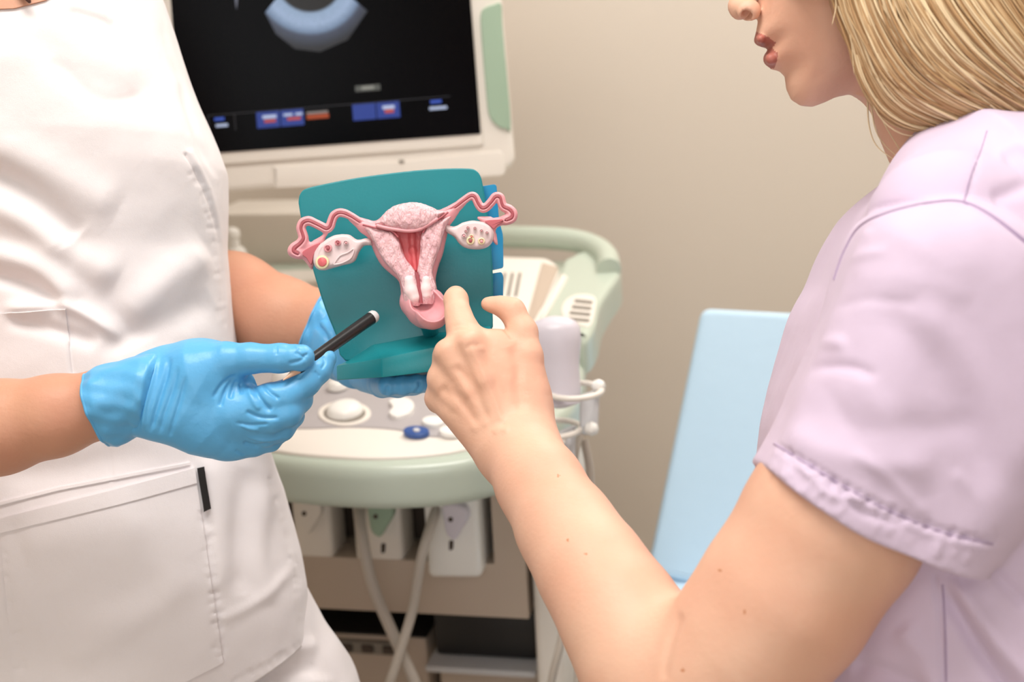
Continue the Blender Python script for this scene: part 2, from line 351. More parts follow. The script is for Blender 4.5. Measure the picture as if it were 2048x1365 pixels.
# connectors under the console
def connector(x0, x1, ytop, ybot, d_off, kcol, m, lab):
    a = FP.hit(x0, ybot); b = FP.hit(x1, ybot); c = FP.hit(x0, ytop)
    r = box('connector', a - EY * d_off, (b - a), EY * (.06 + d_off), EZ * (c.z - a.z), m, cart, .008, lab, 4)
    return r
c1 = connector(592, 668, 985, 1122, .0, 0, M['cream'], None)
c2 = connector(712, 808, 985, 1128, .0, 0, M['cream'], None)
c3 = connector(866, 972, 985, 1142, .025, 0, M['white'], 'larger white connector')
def knob(par, cx, cy, off, m):
    pl = Plane(CF - EY * off, -EY); s = 1.0
    pslab('latch_knob', crv([(cx - 20, cy - 28), (cx + 4, cy - 33), (cx + 26, cy - 22), (cx + 30, cy - 2), (cx + 16, cy + 22), (cx + 4, cy + 40), (cx - 12, cy + 30), (cx - 18, cy + 5)], 5), pl, .014, m, par, off=.014, bevel=.005)
    pslab('lock_hole', ell(cx - 4, cy - 2, 5, 5, 14), pl, .001, M['dark'], par, off=.0145, bevel=0)
knob(c1, 612, 1030, .0, M['cream']); knob(c2, 755, 1036, .0, M['sage_soft']); knob(c3, 905, 1042, .025, M['lav'])
for (cc_, x, y, o) in ((c3, 898, 1090, .026), (c2, 762, 1096, .001)):
    pslab('lock_hole', rpoly([(x, y - 8), (x + 9, y - 8), (x + 8, y + 10), (x, y + 12)], 3), Plane(CF - EY * o, -EY), .001, M['dark'], cc_, bevel=0)
# hanging cables
def cable(pts, r, par=cart, m='cable', name='cable'):
    p3 = crv([tuple(P(*q)) for q in pts], 8, False); return tube(name, p3, r, M[m], par, 10)
cable([(720, 1010, 1.87), (722, 1060, 1.84), (745, 1170, 1.83), (795, 1290, 1.84), (840, 1400, 1.85), (870, 1600, 1.9)], .008)
cable([(882, 990, 1.86), (862, 1050, 1.82), (842, 1120, 1.81), (825, 1220, 1.82), (795, 1320, 1.82), (765, 1420, 1.83), (730, 1600, 1.9)], .0065)
cable([(1142, 900, 1.7), (1150, 1000, 1.7), (1138, 1150, 1.72), (1125, 1270, 1.72), (1100, 1380, 1.74), (1080, 1560, 1.8)], .005)
cable([(1168, 880, 1.7), (1180, 950, 1.7), (1178, 1060, 1.72), (1180, 1200, 1.72), (1185, 1380, 1.74), (1160, 1560, 1.8)], .005)
cable([(1160, 870, 1.69), (1150, 930, 1.68), (1165, 1010, 1.7), (1160, 1200, 1.72), (1150, 1500, 1.75)], .004)

# monitor ------------------------------------------------------
MY = math.radians(9.6)
MX = Vector((math.cos(MY), math.sin(MY), 0)); MU = Vector((0, math.sin(math.radians(4)), math.cos(math.radians(4)))); MU = (MU - MX * MU.dot(MX)).normalized(); MN = MX.cross(MU).normalized()
if MN.y > 0: MN = -MN
MP = Plane(P(700, 290, 2.0), MN)
mb = pslab('monitor_housing', rpoly([(230, -420), (965, -475), (1034, 338), (250, 402)], [40, 40, 30, 40], 8), MP, .05, M['cream'], cart, bevel=.012, seg=5, both=True)
pslab('bezel_edge', rpoly([(300, -330), (906, -370), (968, 292), (350, 338)], [6] * 4), MP, .006, M['cream'], mb, off=.006, bevel=.0045, seg=4)
pslab('screen', rpoly([(316, -318), (914, -358), (962, 268), (366, 311)], [3] * 4, 3), MP, .004, M['screen'], mb, off=.0085, bevel=0)
SB = mb
def scr(name, px, col, e=0.0, off=.0092, m=4):
    return pslab(name, px, MP, .0004, mat('screen_' + name, col, .4, emit=(col, e) if e else None), SB, off=off, bevel=0)
def smear(u, v, p): return p
# ultrasound image fan on the screen (what the screen shows, emitted)
fm = bpy.data.materials.new('scan_image'); fm.use_nodes = True; nt = fm.node_tree; bs = nt.nodes['Principled BSDF']; bs.inputs['Base Color'].default_value = (0, 0, 0, 1); bs.inputs['Roughness'].default_value = .3
FCN = MP.hit(618, -45, .0094)
tc = nt.nodes.new('ShaderNodeTexCoord'); vm = nt.nodes.new('ShaderNodeVectorMath'); vm.operation = 'SUBTRACT'
ORGC = Vector(ORG[cart.name]); vm.inputs[1].default_value = FCN - ORGC
ln = nt.nodes.new('ShaderNodeVectorMath'); ln.operation = 'LENGTH'; cr = nt.nodes.new('ShaderNodeValToRGB')
mr = nt.nodes.new('ShaderNodeMapRange'); mr.inputs[1].default_value = .03; mr.inputs[2].default_value = .115
nz = nt.nodes.new('ShaderNodeTexNoise'); nz.inputs['Scale'].default_value = 45
e = cr.color_ramp.elements; e[0].position = .17; e[0].color = (0, 0, 0, 1); e[1].position = 1.0; e[1].color = (0, 0, 0, 1)
for ps, c in ((.21, (.22, .30, .42, 1)), (.38, (.26, .34, .48, 1)), (.5, (.14, .2, .3, 1)), (.56, (.04, .05, .08, 1)), (.75, (.008, .009, .012, 1))):
    x = e.new(ps); x.color = c
nt.links.new(tc.outputs['Object'], vm.inputs[0]); nt.links.new(vm.outputs[0], ln.inputs[0]); nt.links.new(ln.outputs['Value'], mr.inputs[0]); nt.links.new(mr.outputs[0], cr.inputs[0])
mu = nt.nodes.new('ShaderNodeMixRGB'); mu.blend_type = 'MULTIPLY'; mu.inputs[0].default_value = .5
nt.links.new(cr.outputs[0], mu.inputs[1]); nt.links.new(nz.outputs[0], mu.inputs[2]); nt.links.new(mu.outputs[0], bs.inputs['Emission Color']); bs.inputs['Emission Strength'].default_value = 1.6
pslab('scan_image', [(618 - 30, -45), (530, 25), (552, 68), (590, 98), (640, 104), (695, 80), (735, 22), (650, -48)], MP, .0004, fm, SB, off=.0092, bevel=0)
def on_bar(u, v):      # u along the soft-key row in px, v down from its top line
    return (u + v * .08, 231 - (u - 415) * .0805 + v)
def bar(u0, u1, v0, v1): return [on_bar(u0, v0), on_bar(u1, v0), on_bar(u1, v1), on_bar(u0, v1)]
nb = srgb(22, 44, 110); wt = srgb(150, 165, 195); rd = srgb(150, 60, 52); gy = srgb(44, 46, 52)
scr('menu_line', bar(415, 900, 0, 1.2), gy, .3)
for u in (415, 468): scr('menu_line', bar(u, u + 1.2, 0, 34), gy, .3)
for u in (512, 560, 704, 752): scr('soft_key', bar(u, u + 46, 2, 34), nb, .8)
scr('key_text', bar(524, 552, 9, 16), wt, .5, .0098); scr('key_text', bar(527, 550, 18, 24), rd, .6, .0098)
scr('key_text', bar(566, 584, 9, 14), wt, .5, .0098); scr('key_text', bar(590, 604, 9, 14), wt, .5, .0098); scr('key_text', bar(573, 600, 17, 23), rd, .6, .0098)
scr('key_text', bar(764, 788, 9, 16), wt, .5, .0098); scr('key_text', bar(768, 786, 17, 24), rd, .6, .0098)
scr('key_text', bar(612, 655, 9, 14), srgb(110, 105, 105), .4); scr('key_text', bar(612, 656, 15, 24), srgb(130, 52, 20), .6)
scr('key_text', bar(428, 448, 6, 12), srgb(40, 70, 160), .5); scr('key_text', bar(430, 454, 19, 25), wt, .4)
scr('key_text', bar(860, 882, 6, 12), srgb(40, 70, 160), .5); scr('key_text', bar(857, 892, 19, 25), wt, .4)
scr('caption_box', [(710, 172), (760, 168), (761, 180), (711, 184)], srgb(70, 74, 72), .25); scr('caption_box', [(723, 173), (748, 171), (748, 178), (723, 180)], srgb(120, 124, 120), .25, .0098)
scr('cursor_mark', [(466, -30), (478, -30), (473, 20)], srgb(90, 95, 110), .4)
pslab('side_grip', crv([(963, 30), (970, 16), (988, 9), (1003, 9), (1006, 60), (1022, 245), (1012, 257), (996, 252), (980, 232), (974, 190), (964, 70)], 5), MP, .01, M['sage_soft'], mb, off=.007, bevel=.002)
pslab('lower_flap', rpoly([(545, 332), (800, 322), (1005, 300), (1015, 352), (548, 378)], [4, 4, 12, 18, 6]), MP, .02, M['cream'], mb, off=.004, bevel=.004)
pslab('lock_hole', ell(803, 323, 6, 3, 12), MP, .001, M['slot'], mb, off=.0065, bevel=0)
_mc = MP.hit(640, 330, -.05)
tube('monitor_arm', [_mc + Vector((0, .02, .1)), _mc + Vector((0, .1, .05)), _mc + Vector((0, .13, -.1)), _mc + Vector((0, .13, -.28))], .03, M['cream2'], cart, 20)
# bottle on the deck
bt = root('bottle', 'small white bottle with a domed cap beside the medical worker, behind the console', 'bottle', TP.hit(472, 560, .009))
_b = np.array(TP.hit(472, 560, .009)); _zc = P(472, 487, 1.98)
lathe('body', _b, EZ, [(0, .018), (.004, .021), (.045, .021), (.052, .017)], M['white'], bt)
lathe('cap', _b + np.array([0, 0, .052]), EZ, [(0, .012), (.016, .0115), (.018, .0135), (.026, .0135), (.03, .011), (.033, .004)], M['white'], bt)

# ------------------------------------------------------------ examination couch
BP = Plane(P(1400, 850, 2.15), Vector((-.25, -1, .45)))
couch = root('examination_couch', 'examination couch with raised backrest under a pale blue disposable sheet', 'examination couch', (0.9, 2.15, 0))
pslab('backrest', rpoly([(1402, 616), (1850, 640), (1800, 1250), (1292, 1150)], [22, 40, 20, 20]), BP, .08, M['sheet'], couch, bevel=.012, seg=5)
_s0 = BP.hit(1285, 1150)
box('seat', (_s0.x, _s0.y - .62, _s0.z - .1), (.62, 0, 0), (0, .68, 0), (0, 0, .09), M['sheet'], couch, .02, seg=4)
for dx in (.05, .52):
    for dy in (-.55, 0): box('leg', (_s0.x + dx, _s0.y + dy, 0), (.04, 0, 0), (0, .04, 0), (0, 0, _s0.z - .1), M['metal'], couch, .004)
# ------------------------------------------------------------ signed distance modelling (arrays in camera axes)
class Field:
    def __init__(s, lo, hi, h):
        s.lo = np.array(lo, float); s.h = h; n = np.ceil((np.array(hi) - s.lo) / h).astype(int) + 1
        s.n = n; s.ax = [(s.lo[i] + h * np.arange(n[i])).astype(np.float32) for i in range(3)]
        s.D = np.full(n, 1.0, np.float32)
    def win(s, lo, hi):
        a = np.clip(np.floor((np.array(lo) - s.lo) / s.h).astype(int), 0, s.n); b = np.clip(np.ceil((np.array(hi) - s.lo) / s.h).astype(int) + 1, 0, s.n)
        sl = tuple(slice(int(a[i]), int(max(a[i], b[i]))) for i in range(3))
        X = s.ax[0][sl[0]][:, None, None]; Y = s.ax[1][sl[1]][None, :, None]; Z = s.ax[2][sl[2]][None, None, :]
        return sl, X, Y, Z
    def put(s, sl, d, k, op):
        D = s.D[sl]
        if D.size == 0: return
        if op == 'u':
            if k <= 0: s.D[sl] = np.minimum(D, d); return
            h = np.clip(.5 + .5 * (D - d) / k, 0, 1); s.D[sl] = D + (d - D) * h - k * h * (1 - h)
        elif op == 's':
            d = -d
            if k <= 0: s.D[sl] = np.maximum(D, d); return
            h = np.clip(.5 - .5 * (D - d) / k, 0, 1); s.D[sl] = D + (d - D) * h + k * h * (1 - h)
    def seg(s, a, b, ra, rb, k=.004, flat=None, op='u'):
        a = np.array(a, float); b = np.array(b, float); m = max(ra, rb) * (1.0 if flat is None else max(1, flat[1])) + 2 * k + 3 * s.h
        sl, X, Y, Z = s.win(np.minimum(a, b) - m, np.maximum(a, b) + m)
        ab = b - a; L = ab.dot(ab) + 1e-12; dx, dy, dz = X - a[0], Y - a[1], Z - a[2]
        t = np.clip((dx * ab[0] + dy * ab[1] + dz * ab[2]) / L, 0, 1)
        wx, wy, wz = dx - t * ab[0], dy - t * ab[1], dz - t * ab[2]; r = ra + (rb - ra) * t
        if flat is None: d = np.sqrt(wx * wx + wy * wy + wz * wz) - r
        else:
            n = np.array(flat[0], float); n /= np.linalg.norm(n); f = flat[1]; c = (wx * n[0] + wy * n[1] + wz * n[2]) * (1 / f - 1)
            d = (np.sqrt((wx + c * n[0]) ** 2 + (wy + c * n[1]) ** 2 + (wz + c * n[2]) ** 2) - r) * min(1, f)
        s.put(sl, d.astype(np.float32), k, op); return s
    def chain(s, pts, k=.004, flat=None, op='u', kj=None):
        """pts: (px, py, depth, radius_px)"""
        q = [(cc(p[0], p[1], p[2]), p[3] * p[2] / F) for p in pts]
        for i in range(len(q) - 1): s.seg(q[i][0], q[i + 1][0], q[i][1], q[i + 1][1], k if i == 0 else (kj or k), flat, op)
        return s
    def ball(s, p, r, k=.004, sc=(1, 1, 1), op='u'):
        c = cc(*p); sc = np.array(sc, float); m = r * sc.max() + 2 * k + 3 * s.h; sl, X, Y, Z = s.win(c - m, c + m)
        d = (np.sqrt(((X - c[0]) / sc[0]) ** 2 + ((Y - c[1]) / sc[1]) ** 2 + ((Z - c[2]) / sc[2]) ** 2) - r) * sc.min()
        s.put(sl, d.astype(np.float32), k, op); return s
    def half(s, p, n, k=.0):
        """keep only the side n points away from"""
        n = np.array(n, float); n /= np.linalg.norm(n); p = np.array(p)
        d = (s.ax[0][:, None, None] - p[0]) * n[0] + (s.ax[1][None, :, None] - p[1]) * n[1] + (s.ax[2][None, None, :] - p[2]) * n[2]
        s.D = np.maximum(s.D, d.astype(np.float32)); return s
    def poly(s, px, d0, T, r, k=.0, op='u', front=None):
        """outline px at depth d0, half thickness T, edge rounding r; front(X,Y)-> extra depth offset"""
        P2 = np.array([((x - 1024) * d0 / F, -(y - 682.5) * d0 / F) for x, y in px]); m = k * 2 + 3 * s.h
        lo = (P2[:, 0].min() - m, P2[:, 1].min() - m, d0 - T - m); hi = (P2[:, 0].max() + m, P2[:, 1].max() + m, d0 + T + m)
        sl, X, Y, Z = s.win(lo, hi); sd = sd_poly(X[:, :, 0], Y[:, :, 0], P2)[:, :, None]
        zz = Z - d0
        qx = sd + r; qz = np.abs(zz) - T + r
        d = np.minimum(np.maximum(qx, qz), 0) + np.sqrt(np.maximum(qx, 0) ** 2 + np.maximum(qz, 0) ** 2) - r
        s.put(sl, d.astype(np.float32), k, op); return s
    def mesh(s):
        D = s.D; I = D < 0
        A = I[:-1, :-1, :-1].astype(np.uint8)
        cnt = sum(I[i:D.shape[0] - 1 + i, j:D.shape[1] - 1 + j, k:D.shape[2] - 1 + k].astype(np.uint8) for i in (0, 1) for j in (0, 1) for k in (0, 1))
        act = (cnt > 0) & (cnt < 8); idx = np.argwhere(act); ID = np.full(act.shape, -1, np.int32); ID[act] = np.arange(len(idx))
        C = [(i, j, k) for i in (0, 1) for j in (0, 1) for k in (0, 1)]
        val = {c: D[idx[:, 0] + c[0], idx[:, 1] + c[1], idx[:, 2] + c[2]].astype(np.float64) for c in C}
        S = np.zeros((len(idx), 3)); N = np.zeros(len(idx))
        for c in C:
            for a in range(3):
                if c[a]: continue
                e = list(c); e[a] = 1; e = tuple(e); v0, v1 = val[c], val[e]; m = (v0 < 0) != (v1 < 0)
                t = np.where(m, v0 / np.where(m, v0 - v1, 1), 0); p = np.tile(np.array(c, float), (len(idx), 1)); p[:, a] += t
                S += p * m[:, None]; N += m
        V = s.lo + s.h * (idx + S / N[:, None]); Q = []
        for a in range(3):
            b, c = (a + 1) % 3, (a + 2) % 3
            sl0 = [slice(None)] * 3; sl1 = [slice(None)] * 3; sl0[a] = slice(0, -1); sl1[a] = slice(1, None)
            I0, I1 = I[tuple(sl0)], I[tuple(sl1)]; m = I0 != I1; g = np.argwhere(m)
            ok = (g[:, b] > 0) & (g[:, c] > 0) & (g[:, b] < ID.shape[b]) & (g[:, c] < ID.shape[c]); g = g[ok]
            fl = I0[g[:, 0], g[:, 1], g[:, 2]]
            def at(db, dc): q = g.copy(); q[:, b] -= db; q[:, c] -= dc; return ID[q[:, 0], q[:, 1], q[:, 2]]
            q = np.stack([at(0, 0), at(1, 0), at(1, 1), at(0, 1)], 1)
            q[~fl] = q[~fl][:, ::-1]; Q.append(q)
        Q = np.concatenate(Q); Q = Q[(Q >= 0).all(1)]
        vol = np.einsum('ij,ij->i', V[Q[:, 0]], np.cross(V[Q[:, 1]], V[Q[:, 2]]) + np.cross(V[Q[:, 2]], V[Q[:, 3]])).sum()
        return V, (Q if vol > 0 else Q[:, ::-1])
def sd_poly(X, Y, P2):
    d = np.full(X.shape if X.shape[1] > 1 else (X.shape[0], Y.shape[1]), 1e9, np.float32); X = np.broadcast_to(X, (X.shape[0], Y.shape[1])); Y = np.broadcast_to(Y, X.shape)
    d = np.full(X.shape, 1e9); ins = np.zeros(X.shape, bool); n = len(P2)
    for i in range(n):
        a, b = P2[i], P2[(i + 1) % n]; e = b - a; L = e.dot(e) + 1e-16; wx, wy = X - a[0], Y - a[1]
        t = np.clip((wx * e[0] + wy * e[1]) / L, 0, 1); d = np.minimum(d, (wx - e[0] * t) ** 2 + (wy - e[1] * t) ** 2)
        c = ((a[1] > Y) != (b[1] > Y)); ins ^= c & (X < (b[0] - a[0]) * (Y - a[1]) / (b[1] - a[1] + 1e-16) + a[0])
    return np.where(ins, -np.sqrt(d), np.sqrt(d)).astype(np.float32)
def smooth_mesh(V, Q, it=1, lam=.5):
    e = np.concatenate([Q[:, [0, 1]], Q[:, [1, 2]], Q[:, [2, 3]], Q[:, [3, 0]]]); n = len(V); deg = np.bincount(e[:, 0], minlength=n) + np.bincount(e[:, 1], minlength=n)
    for _ in range(it):
        A = np.stack([np.bincount(e[:, 0], V[e[:, 1], i], n) + np.bincount(e[:, 1], V[e[:, 0], i], n) for i in range(3)], 1)
        V = V + lam * (A / np.maximum(deg, 1)[:, None] - V)
    return V
def vnormals(V, Q):
    fn = np.cross(V[Q[:, 2]] - V[Q[:, 0]], V[Q[:, 3]] - V[Q[:, 1]]); N = np.stack([np.bincount(Q.ravel(), np.repeat(fn[:, i], Q.shape[1]), len(V)) for i in range(3)], 1)
    return N / (np.linalg.norm(N, axis=1)[:, None] + 1e-12)
def creases(V, Q, L, s=1):
    """raise / lower the side of a mesh that a fold lies on. L: (points px, width_px, amount_m[, tail])"""
    N = vnormals(V, Q) * s; px = np.stack([V[:, 0] / V[:, 2] * F + 1024, -V[:, 1] / V[:, 2] * F + 682.5], 1); D = np.zeros(len(V)); facing = np.clip(-N[:, 2] * 2.5, 0, 1)
    for l in L:
        pts, wd, am = l[0], l[1], l[2]; p = np.array(crv(pts, 6, False) if len(pts) > 2 else pts, float)
        lo = p.min(0) - 3 * wd; hi = p.max(0) + 3 * wd; m = np.where((px > lo).all(1) & (px < hi).all(1) & (facing > 0))[0]
        if len(m) == 0: continue
        q = px[m]; best = np.full(len(m), 1e9); tb = np.zeros(len(m)); side = np.zeros(len(m)); ns = len(p) - 1
        for i in range(ns):
            a, b = p[i], p[i + 1]; e = b - a; LL = e.dot(e) + 1e-9; w_ = q - a; t = np.clip((w_ @ e) / LL, 0, 1); r = w_ - t[:, None] * e; dd = (r ** 2).sum(1)
            u = dd < best; best[u] = dd[u]; tb[u] = (i + t[u]) / ns; side[u] = np.sign(w_[u, 0] * e[1] - w_[u, 1] * e[0])
        dist = np.sqrt(best); tail = np.clip(np.minimum(tb, 1 - tb) * 5 + (.0 if len(l) < 4 else l[3]), 0, 1); tail = tail * tail * (3 - 2 * tail)
        if len(l) > 4 and l[4] == 'step': prof = np.where(side > 0, np.exp(-(dist / wd) ** 2), 0)
        else: prof = np.exp(-(dist / wd) ** 2)
        D[m] += am * prof * tail * facing[m]
    return V + N * D[:, None]
def fieldmesh(name, f, m, parent=None, it=1, folds=None, label=None, noise=None):
    VV = []; QQ = []; b = 0
    for g in (f if isinstance(f, list) else [f]):
        V, Q = g if isinstance(g, tuple) else g.mesh(); V = smooth_mesh(V, Q, it)
        if folds: V = creases(V, Q, folds)
        if noise: V = V + vnormals(V, Q) * noise(V)[:, None]
        VV.append(V); QQ.append(Q + b); b += len(V)
    return mk(name, to_world(np.concatenate(VV)), np.concatenate(QQ)[:, ::-1], m, parent, True, None, label)      # camera axes are left-handed, so flip
def lattice(V, sc, seed):
    """cheap smooth noise: sum of a few waves"""
    r = np.random.RandomState(seed); o = np.zeros(len(V))
    for i in range(7):
        k = r.normal(size=3); k /= np.linalg.norm(k); o += np.sin(V @ k * 2 * math.pi * sc * r.uniform(.6, 1.7) + r.uniform(0, 6.3) + 1.7 * np.sin(V @ r.normal(size=3) * 2 * math.pi * sc * .4))
    return o / 7
def loft(rows, n=160, m=260, e=2.2):
    """rows: (y_px, x_left_px, x_right_px, depth, half_depth); returns camera-axes grid"""
    rows = np.array(rows, float); t = np.linspace(0, 1, len(rows)); tt = np.linspace(0, 1, m); R_ = np.stack([np.interp(tt, t, rows[:, i]) for i in range(5)], 1)
    for _ in range(6): R_[1:-1] = .25 * R_[:-2] + .5 * R_[1:-1] + .25 * R_[2:]
    th = np.linspace(0, 2 * math.pi, n, endpoint=False); c, s = np.cos(th), np.sin(th); c = np.sign(c) * np.abs(c) ** (2 / e); s = np.sign(s) * np.abs(s) ** (2 / e)
    V = []
    for y, xl, xr, d, hd in R_:
        cx = ((xl + xr) / 2 - 1024) * d / F; hx = (xr - xl) / 2 * d / F; Y = -(y - 682.5) * d / F
        V.append(np.stack([cx + hx * c, np.full(n, Y), d - hd * s], 1))
    V = np.concatenate(V); Q = np.array([(i * n + k, i * n + (k + 1) % n, (i + 1) * n + (k + 1) % n, (i + 1) * n + k) for i in range(m - 1) for k in range(n)])
    return V, Q
def orient(o):
    bm = bmesh.new(); bm.from_mesh(o.data); bmesh.ops.recalc_face_normals(bm, faces=bm.faces); bm.to_mesh(o.data); bm.free(); return o
def bvh_of(o):
    org = ORG[o.name]; me = o.data; n = len(me.vertices); a = np.empty(n * 3); me.vertices.foreach_get('co', a); a = a.reshape(-1, 3) + org
    return BVHTree.FromPolygons([tuple(v) for v in a], [tuple(p.vertices) for p in me.polygons])
def patch(name, bv, top, bot, mat_, parent, off=.0015, t=.001, nx=30, ny=30, label=None, fallback=None, wob=0):
    """cloth piece lying on a surface: grid between two px polylines, projected onto it along the sight line, then given thickness"""
    def rs(pl, n):
        p = np.array(pl, float); L = np.r_[0, np.cumsum(np.linalg.norm(np.diff(p, axis=0), axis=1))]; u = np.linspace(0, L[-1], n); return np.stack([np.interp(u, L, p[:, i]) for i in (0, 1)], 1)
    T, B = rs(top, nx), rs(bot, nx); V = []; NN = []; last = fallback or 1.3
    for j in range(ny):
        v = j / (ny - 1)
        for i in range(nx):
            x, y = T[i] * (1 - v) + B[i] * v; r = R(x, y); h = bv.ray_cast(CAM, r.normalized(), 5)
            if h[0] is None: p = CAM + r * last; n = -FW
            else: p = h[0]; n = h[1] if h[1].dot(r) < 0 else -h[1]; last = (p - CAM).dot(FW)
            n = (n - FW).normalized()
            V.append(p); NN.append(n)
    V = np.array([tuple(v) for v in V]); NN = np.array([tuple(v) for v in NN]); ins = []
    A = V + NN * (off + t); Bk = V + NN * (off - t - .001)
    n0 = nx * ny; Fc = []
    for j in range(ny - 1):
        for i in range(nx - 1):
            a = j * nx + i; Fc.append((a, a + nx, a + nx + 1, a + 1)); Fc.append((n0 + a, n0 + a + 1, n0 + a + nx + 1, n0 + a + nx))
    rim = [i for i in range(nx)] + [j * nx + nx - 1 for j in range(1, ny)] + [(ny - 1) * nx + i for i in range(nx - 2, -1, -1)] + [j * nx for j in range(ny - 2, 0, -1)]
    for i in range(len(rim)): a, b = rim[i], rim[(i + 1) % len(rim)]; Fc.append((a, b, n0 + b, n0 + a))
    return orient(mk(name, np.concatenate([A, Bk]), Fc, mat_, parent, True, 50, label))

SKIN = dict(rough=.5, sss=.12, sssc=.012, spec=.35)
M['skin_d'] = mat('skin_of_medical_worker', srgb(206, 154, 126), noise=(16, .5), col2=srgb(196, 136, 112), bump=[(260, .0003)], **SKIN)
M['skin_p'] = mat('skin_of_patient', srgb(227, 184, 158), noise=(14, .6), col2=srgb(221, 166, 140), bump=[(240, .0003)], **SKIN)
M['glove'] = mat('blue_nitrile', srgb(92, 172, 222), .38, bump=[(150, .0004)], spec=.45, sss=.05, radius=(.3, .6, 1), sssc=.004)
M['scrub'] = mat('white_cotton', srgb(236, 230, 230), .85, bump=[(1400, .0002), (22, .0015)], sheen=.1)
M['lilac'] = mat('lilac_jersey', srgb(212, 194, 216), .85, bump=[(1800, .0002), (40, .0007)], sheen=.15)
M['lilac2'] = mat('lilac_rib', srgb(214, 194, 220), .85, bump=[(1800, .0003)])
M['jeans'] = mat('blue_denim', srgb(84, 104, 140), .8)
M['hair'] = mat('blond_hair', srgb(214, 182, 138), .42, noise=(45, .45), col2=srgb(158, 116, 74), stretch=None, spec=.5)
M['hair_l'] = mat('pale_blond_hair', srgb(232, 208, 168), .4, spec=.5)
M['hair_d'] = mat('dark_brown_hair', srgb(70, 34, 22), .45)
M['mole'] = mat('mole_brown', srgb(196, 134, 98), .5)
M['seam'] = mat('lilac_thread', srgb(176, 156, 184), .9)
M['lips'] = mat('lip_skin', srgb(176, 106, 92), .5, sss=.1)
M['teal'] = mat('teal_plastic', srgb(26, 130, 138), .3, spec=.4, bump=[(400, .0001)])
M['bluetab'] = mat('cyan_blue_plastic', srgb(0, 134, 182), .35)
M['pink'] = mat('pink_rubber', srgb(226, 160, 166), .42, sss=.1, sssc=.004)
M['pinkwall'] = mat('pale_pink_rubber', srgb(240, 198, 202), .34, sss=.1, sssc=.004, bump=[(260, .004)], stretch=(1, 1, .45), noise=(150, .4), col2=srgb(220, 162, 172))
M['cervix'] = mat('whitish_pink_rubber', srgb(248, 222, 222), .32, sss=.1, sssc=.004)
M['red'] = mat('coral_red_lining', srgb(222, 108, 112), .35, bump=[(60, .002)], stretch=(3, 3, .6))
M['groove'] = mat('tube_lumen_red', srgb(168, 84, 92), .4)
M['fimb'] = mat('dusky_pink_lining', srgb(190, 96, 104), .4, sss=.05)
M['ovary'] = mat('pearly_ovary_rubber', srgb(226, 208, 208), .35, noise=(90, .4), col2=srgb(218, 188, 188))
M['cream_f'] = mat('cream_follicle', srgb(236, 222, 180), .4)
M['tip'] = mat('pale_wood', srgb(214, 178, 150), .5)
M['nail'] = mat('nail', srgb(236, 190, 172), .25)
M['penblk'] = mat('satin_black_barrel', srgb(30, 30, 32), .32)
# ------------------------------------------------------------ anatomical teaching model
PD = 1.265
mod = root('anatomical_model', 'teal and pink anatomical teaching model of a womb held up in a gloved hand', 'anatomical model', P(780, 755, 1.25))
PPl = Plane(P(800, 540, PD), -FW)
pout = [(690, 722), (672, 672), (650, 618), (628, 548), (610, 480), (598, 415), (597, 400), (600, 388), (610, 378), (640, 370), (700, 358), (760, 349), (830, 341), (890, 337), (938, 337), (952, 341), (961, 352), (966, 372), (974, 420), (982, 490), (986, 560), (985, 620), (978, 668), (900, 695), (780, 712)]
pslab('backing_plate', crv(pout, 3), PPl, .0055, M['teal'], mod, bevel=.0016, seg=4, both=True)
T = [P(696, 722, 1.264), P(746, 690, 1.264), P(863, 668, 1.264), P(980, 652, 1.264)]
Fr = [P(672, 732, 1.258), P(762, 717, 1.222), P(866, 695, 1.218), P(988, 672, 1.218)]
Gr = [P(674, 762, 1.258), P(764, 756, 1.222), P(866, 744, 1.218), P(988, 722, 1.218)]
Bk = [P(676, 738, 1.30), P(760, 725, 1.31), P(866, 712, 1.31), P(984, 695, 1.31)]
Tb = [P(700, 718, 1.275), P(746, 690, 1.275), P(863, 668, 1.275), P(980, 652, 1.275)]
V = T + Fr + Gr + Bk + Tb; Fc = []
for i in range(3):
    for a, b in ((0, 4), (4, 8), (8, 12), (12, 16), (16, 0)): Fc.append((a + i, a + i + 1, b + i + 1, b + i))
Fc += [(0, 4, 8, 12, 16), (3, 19, 15, 11, 7)]
bm = bmesh.new(); vv = [bm.verts.new(v) for v in V]
for f in Fc: bm.faces.new([vv[i] for i in f])
bmesh.ops.recalc_face_normals(bm, faces=bm.faces); bmesh.ops.bevel(bm, geom=[e for e in bm.edges if e.calc_face_angle(0) > .25], offset=.0012, segments=2, profile=.5, affect='EDGES')
bm.verts.index_update(); mk('foot', [tuple(v.co) for v in bm.verts], [[v.index for v in f.verts] for f in bm.faces], M['teal'], mod, True, 25); bm.free()
TbP = Plane(P(1000, 480, 1.276), -FW)
pslab('side_tab', rpoly([(955, 374), (993, 368), (998, 440), (1006, 470), (1007, 536), (984, 541), (960, 540)], [2, 7, 2, 6, 5, 3, 2]), TbP, .003, M['bluetab'], mod, bevel=.0006)
pslab('side_tab', rpoly([(960, 546), (985, 547), (1003, 544), (1007, 554), (1006, 606), (960, 610)], [2, 2, 4, 5, 3, 2]), TbP, .003, M['bluetab'], mod, bevel=.0006)
tube('support_post', [P(862, 668, 1.264), P(858, 655, 1.25), P(850, 640, 1.24)], .007, M['teal'], mod, 16)
UD = 1.232
def fbox(px0, py0, px1, py1, d0, d1, h):
    a = cc(px0, py0, d1 if px0 < 1024 else d0); b = cc(px1, py1, d1); a2 = cc(px0, py0, d0); b2 = cc(px1, py1, d0)
    c = np.stack([a, b, a2, b2]); lo = c.min(0); hi = c.max(0); lo[2] = d0; hi[2] = d1; return Field(lo, hi, h)
def s_(pts, m=3): return crv(pts, m)
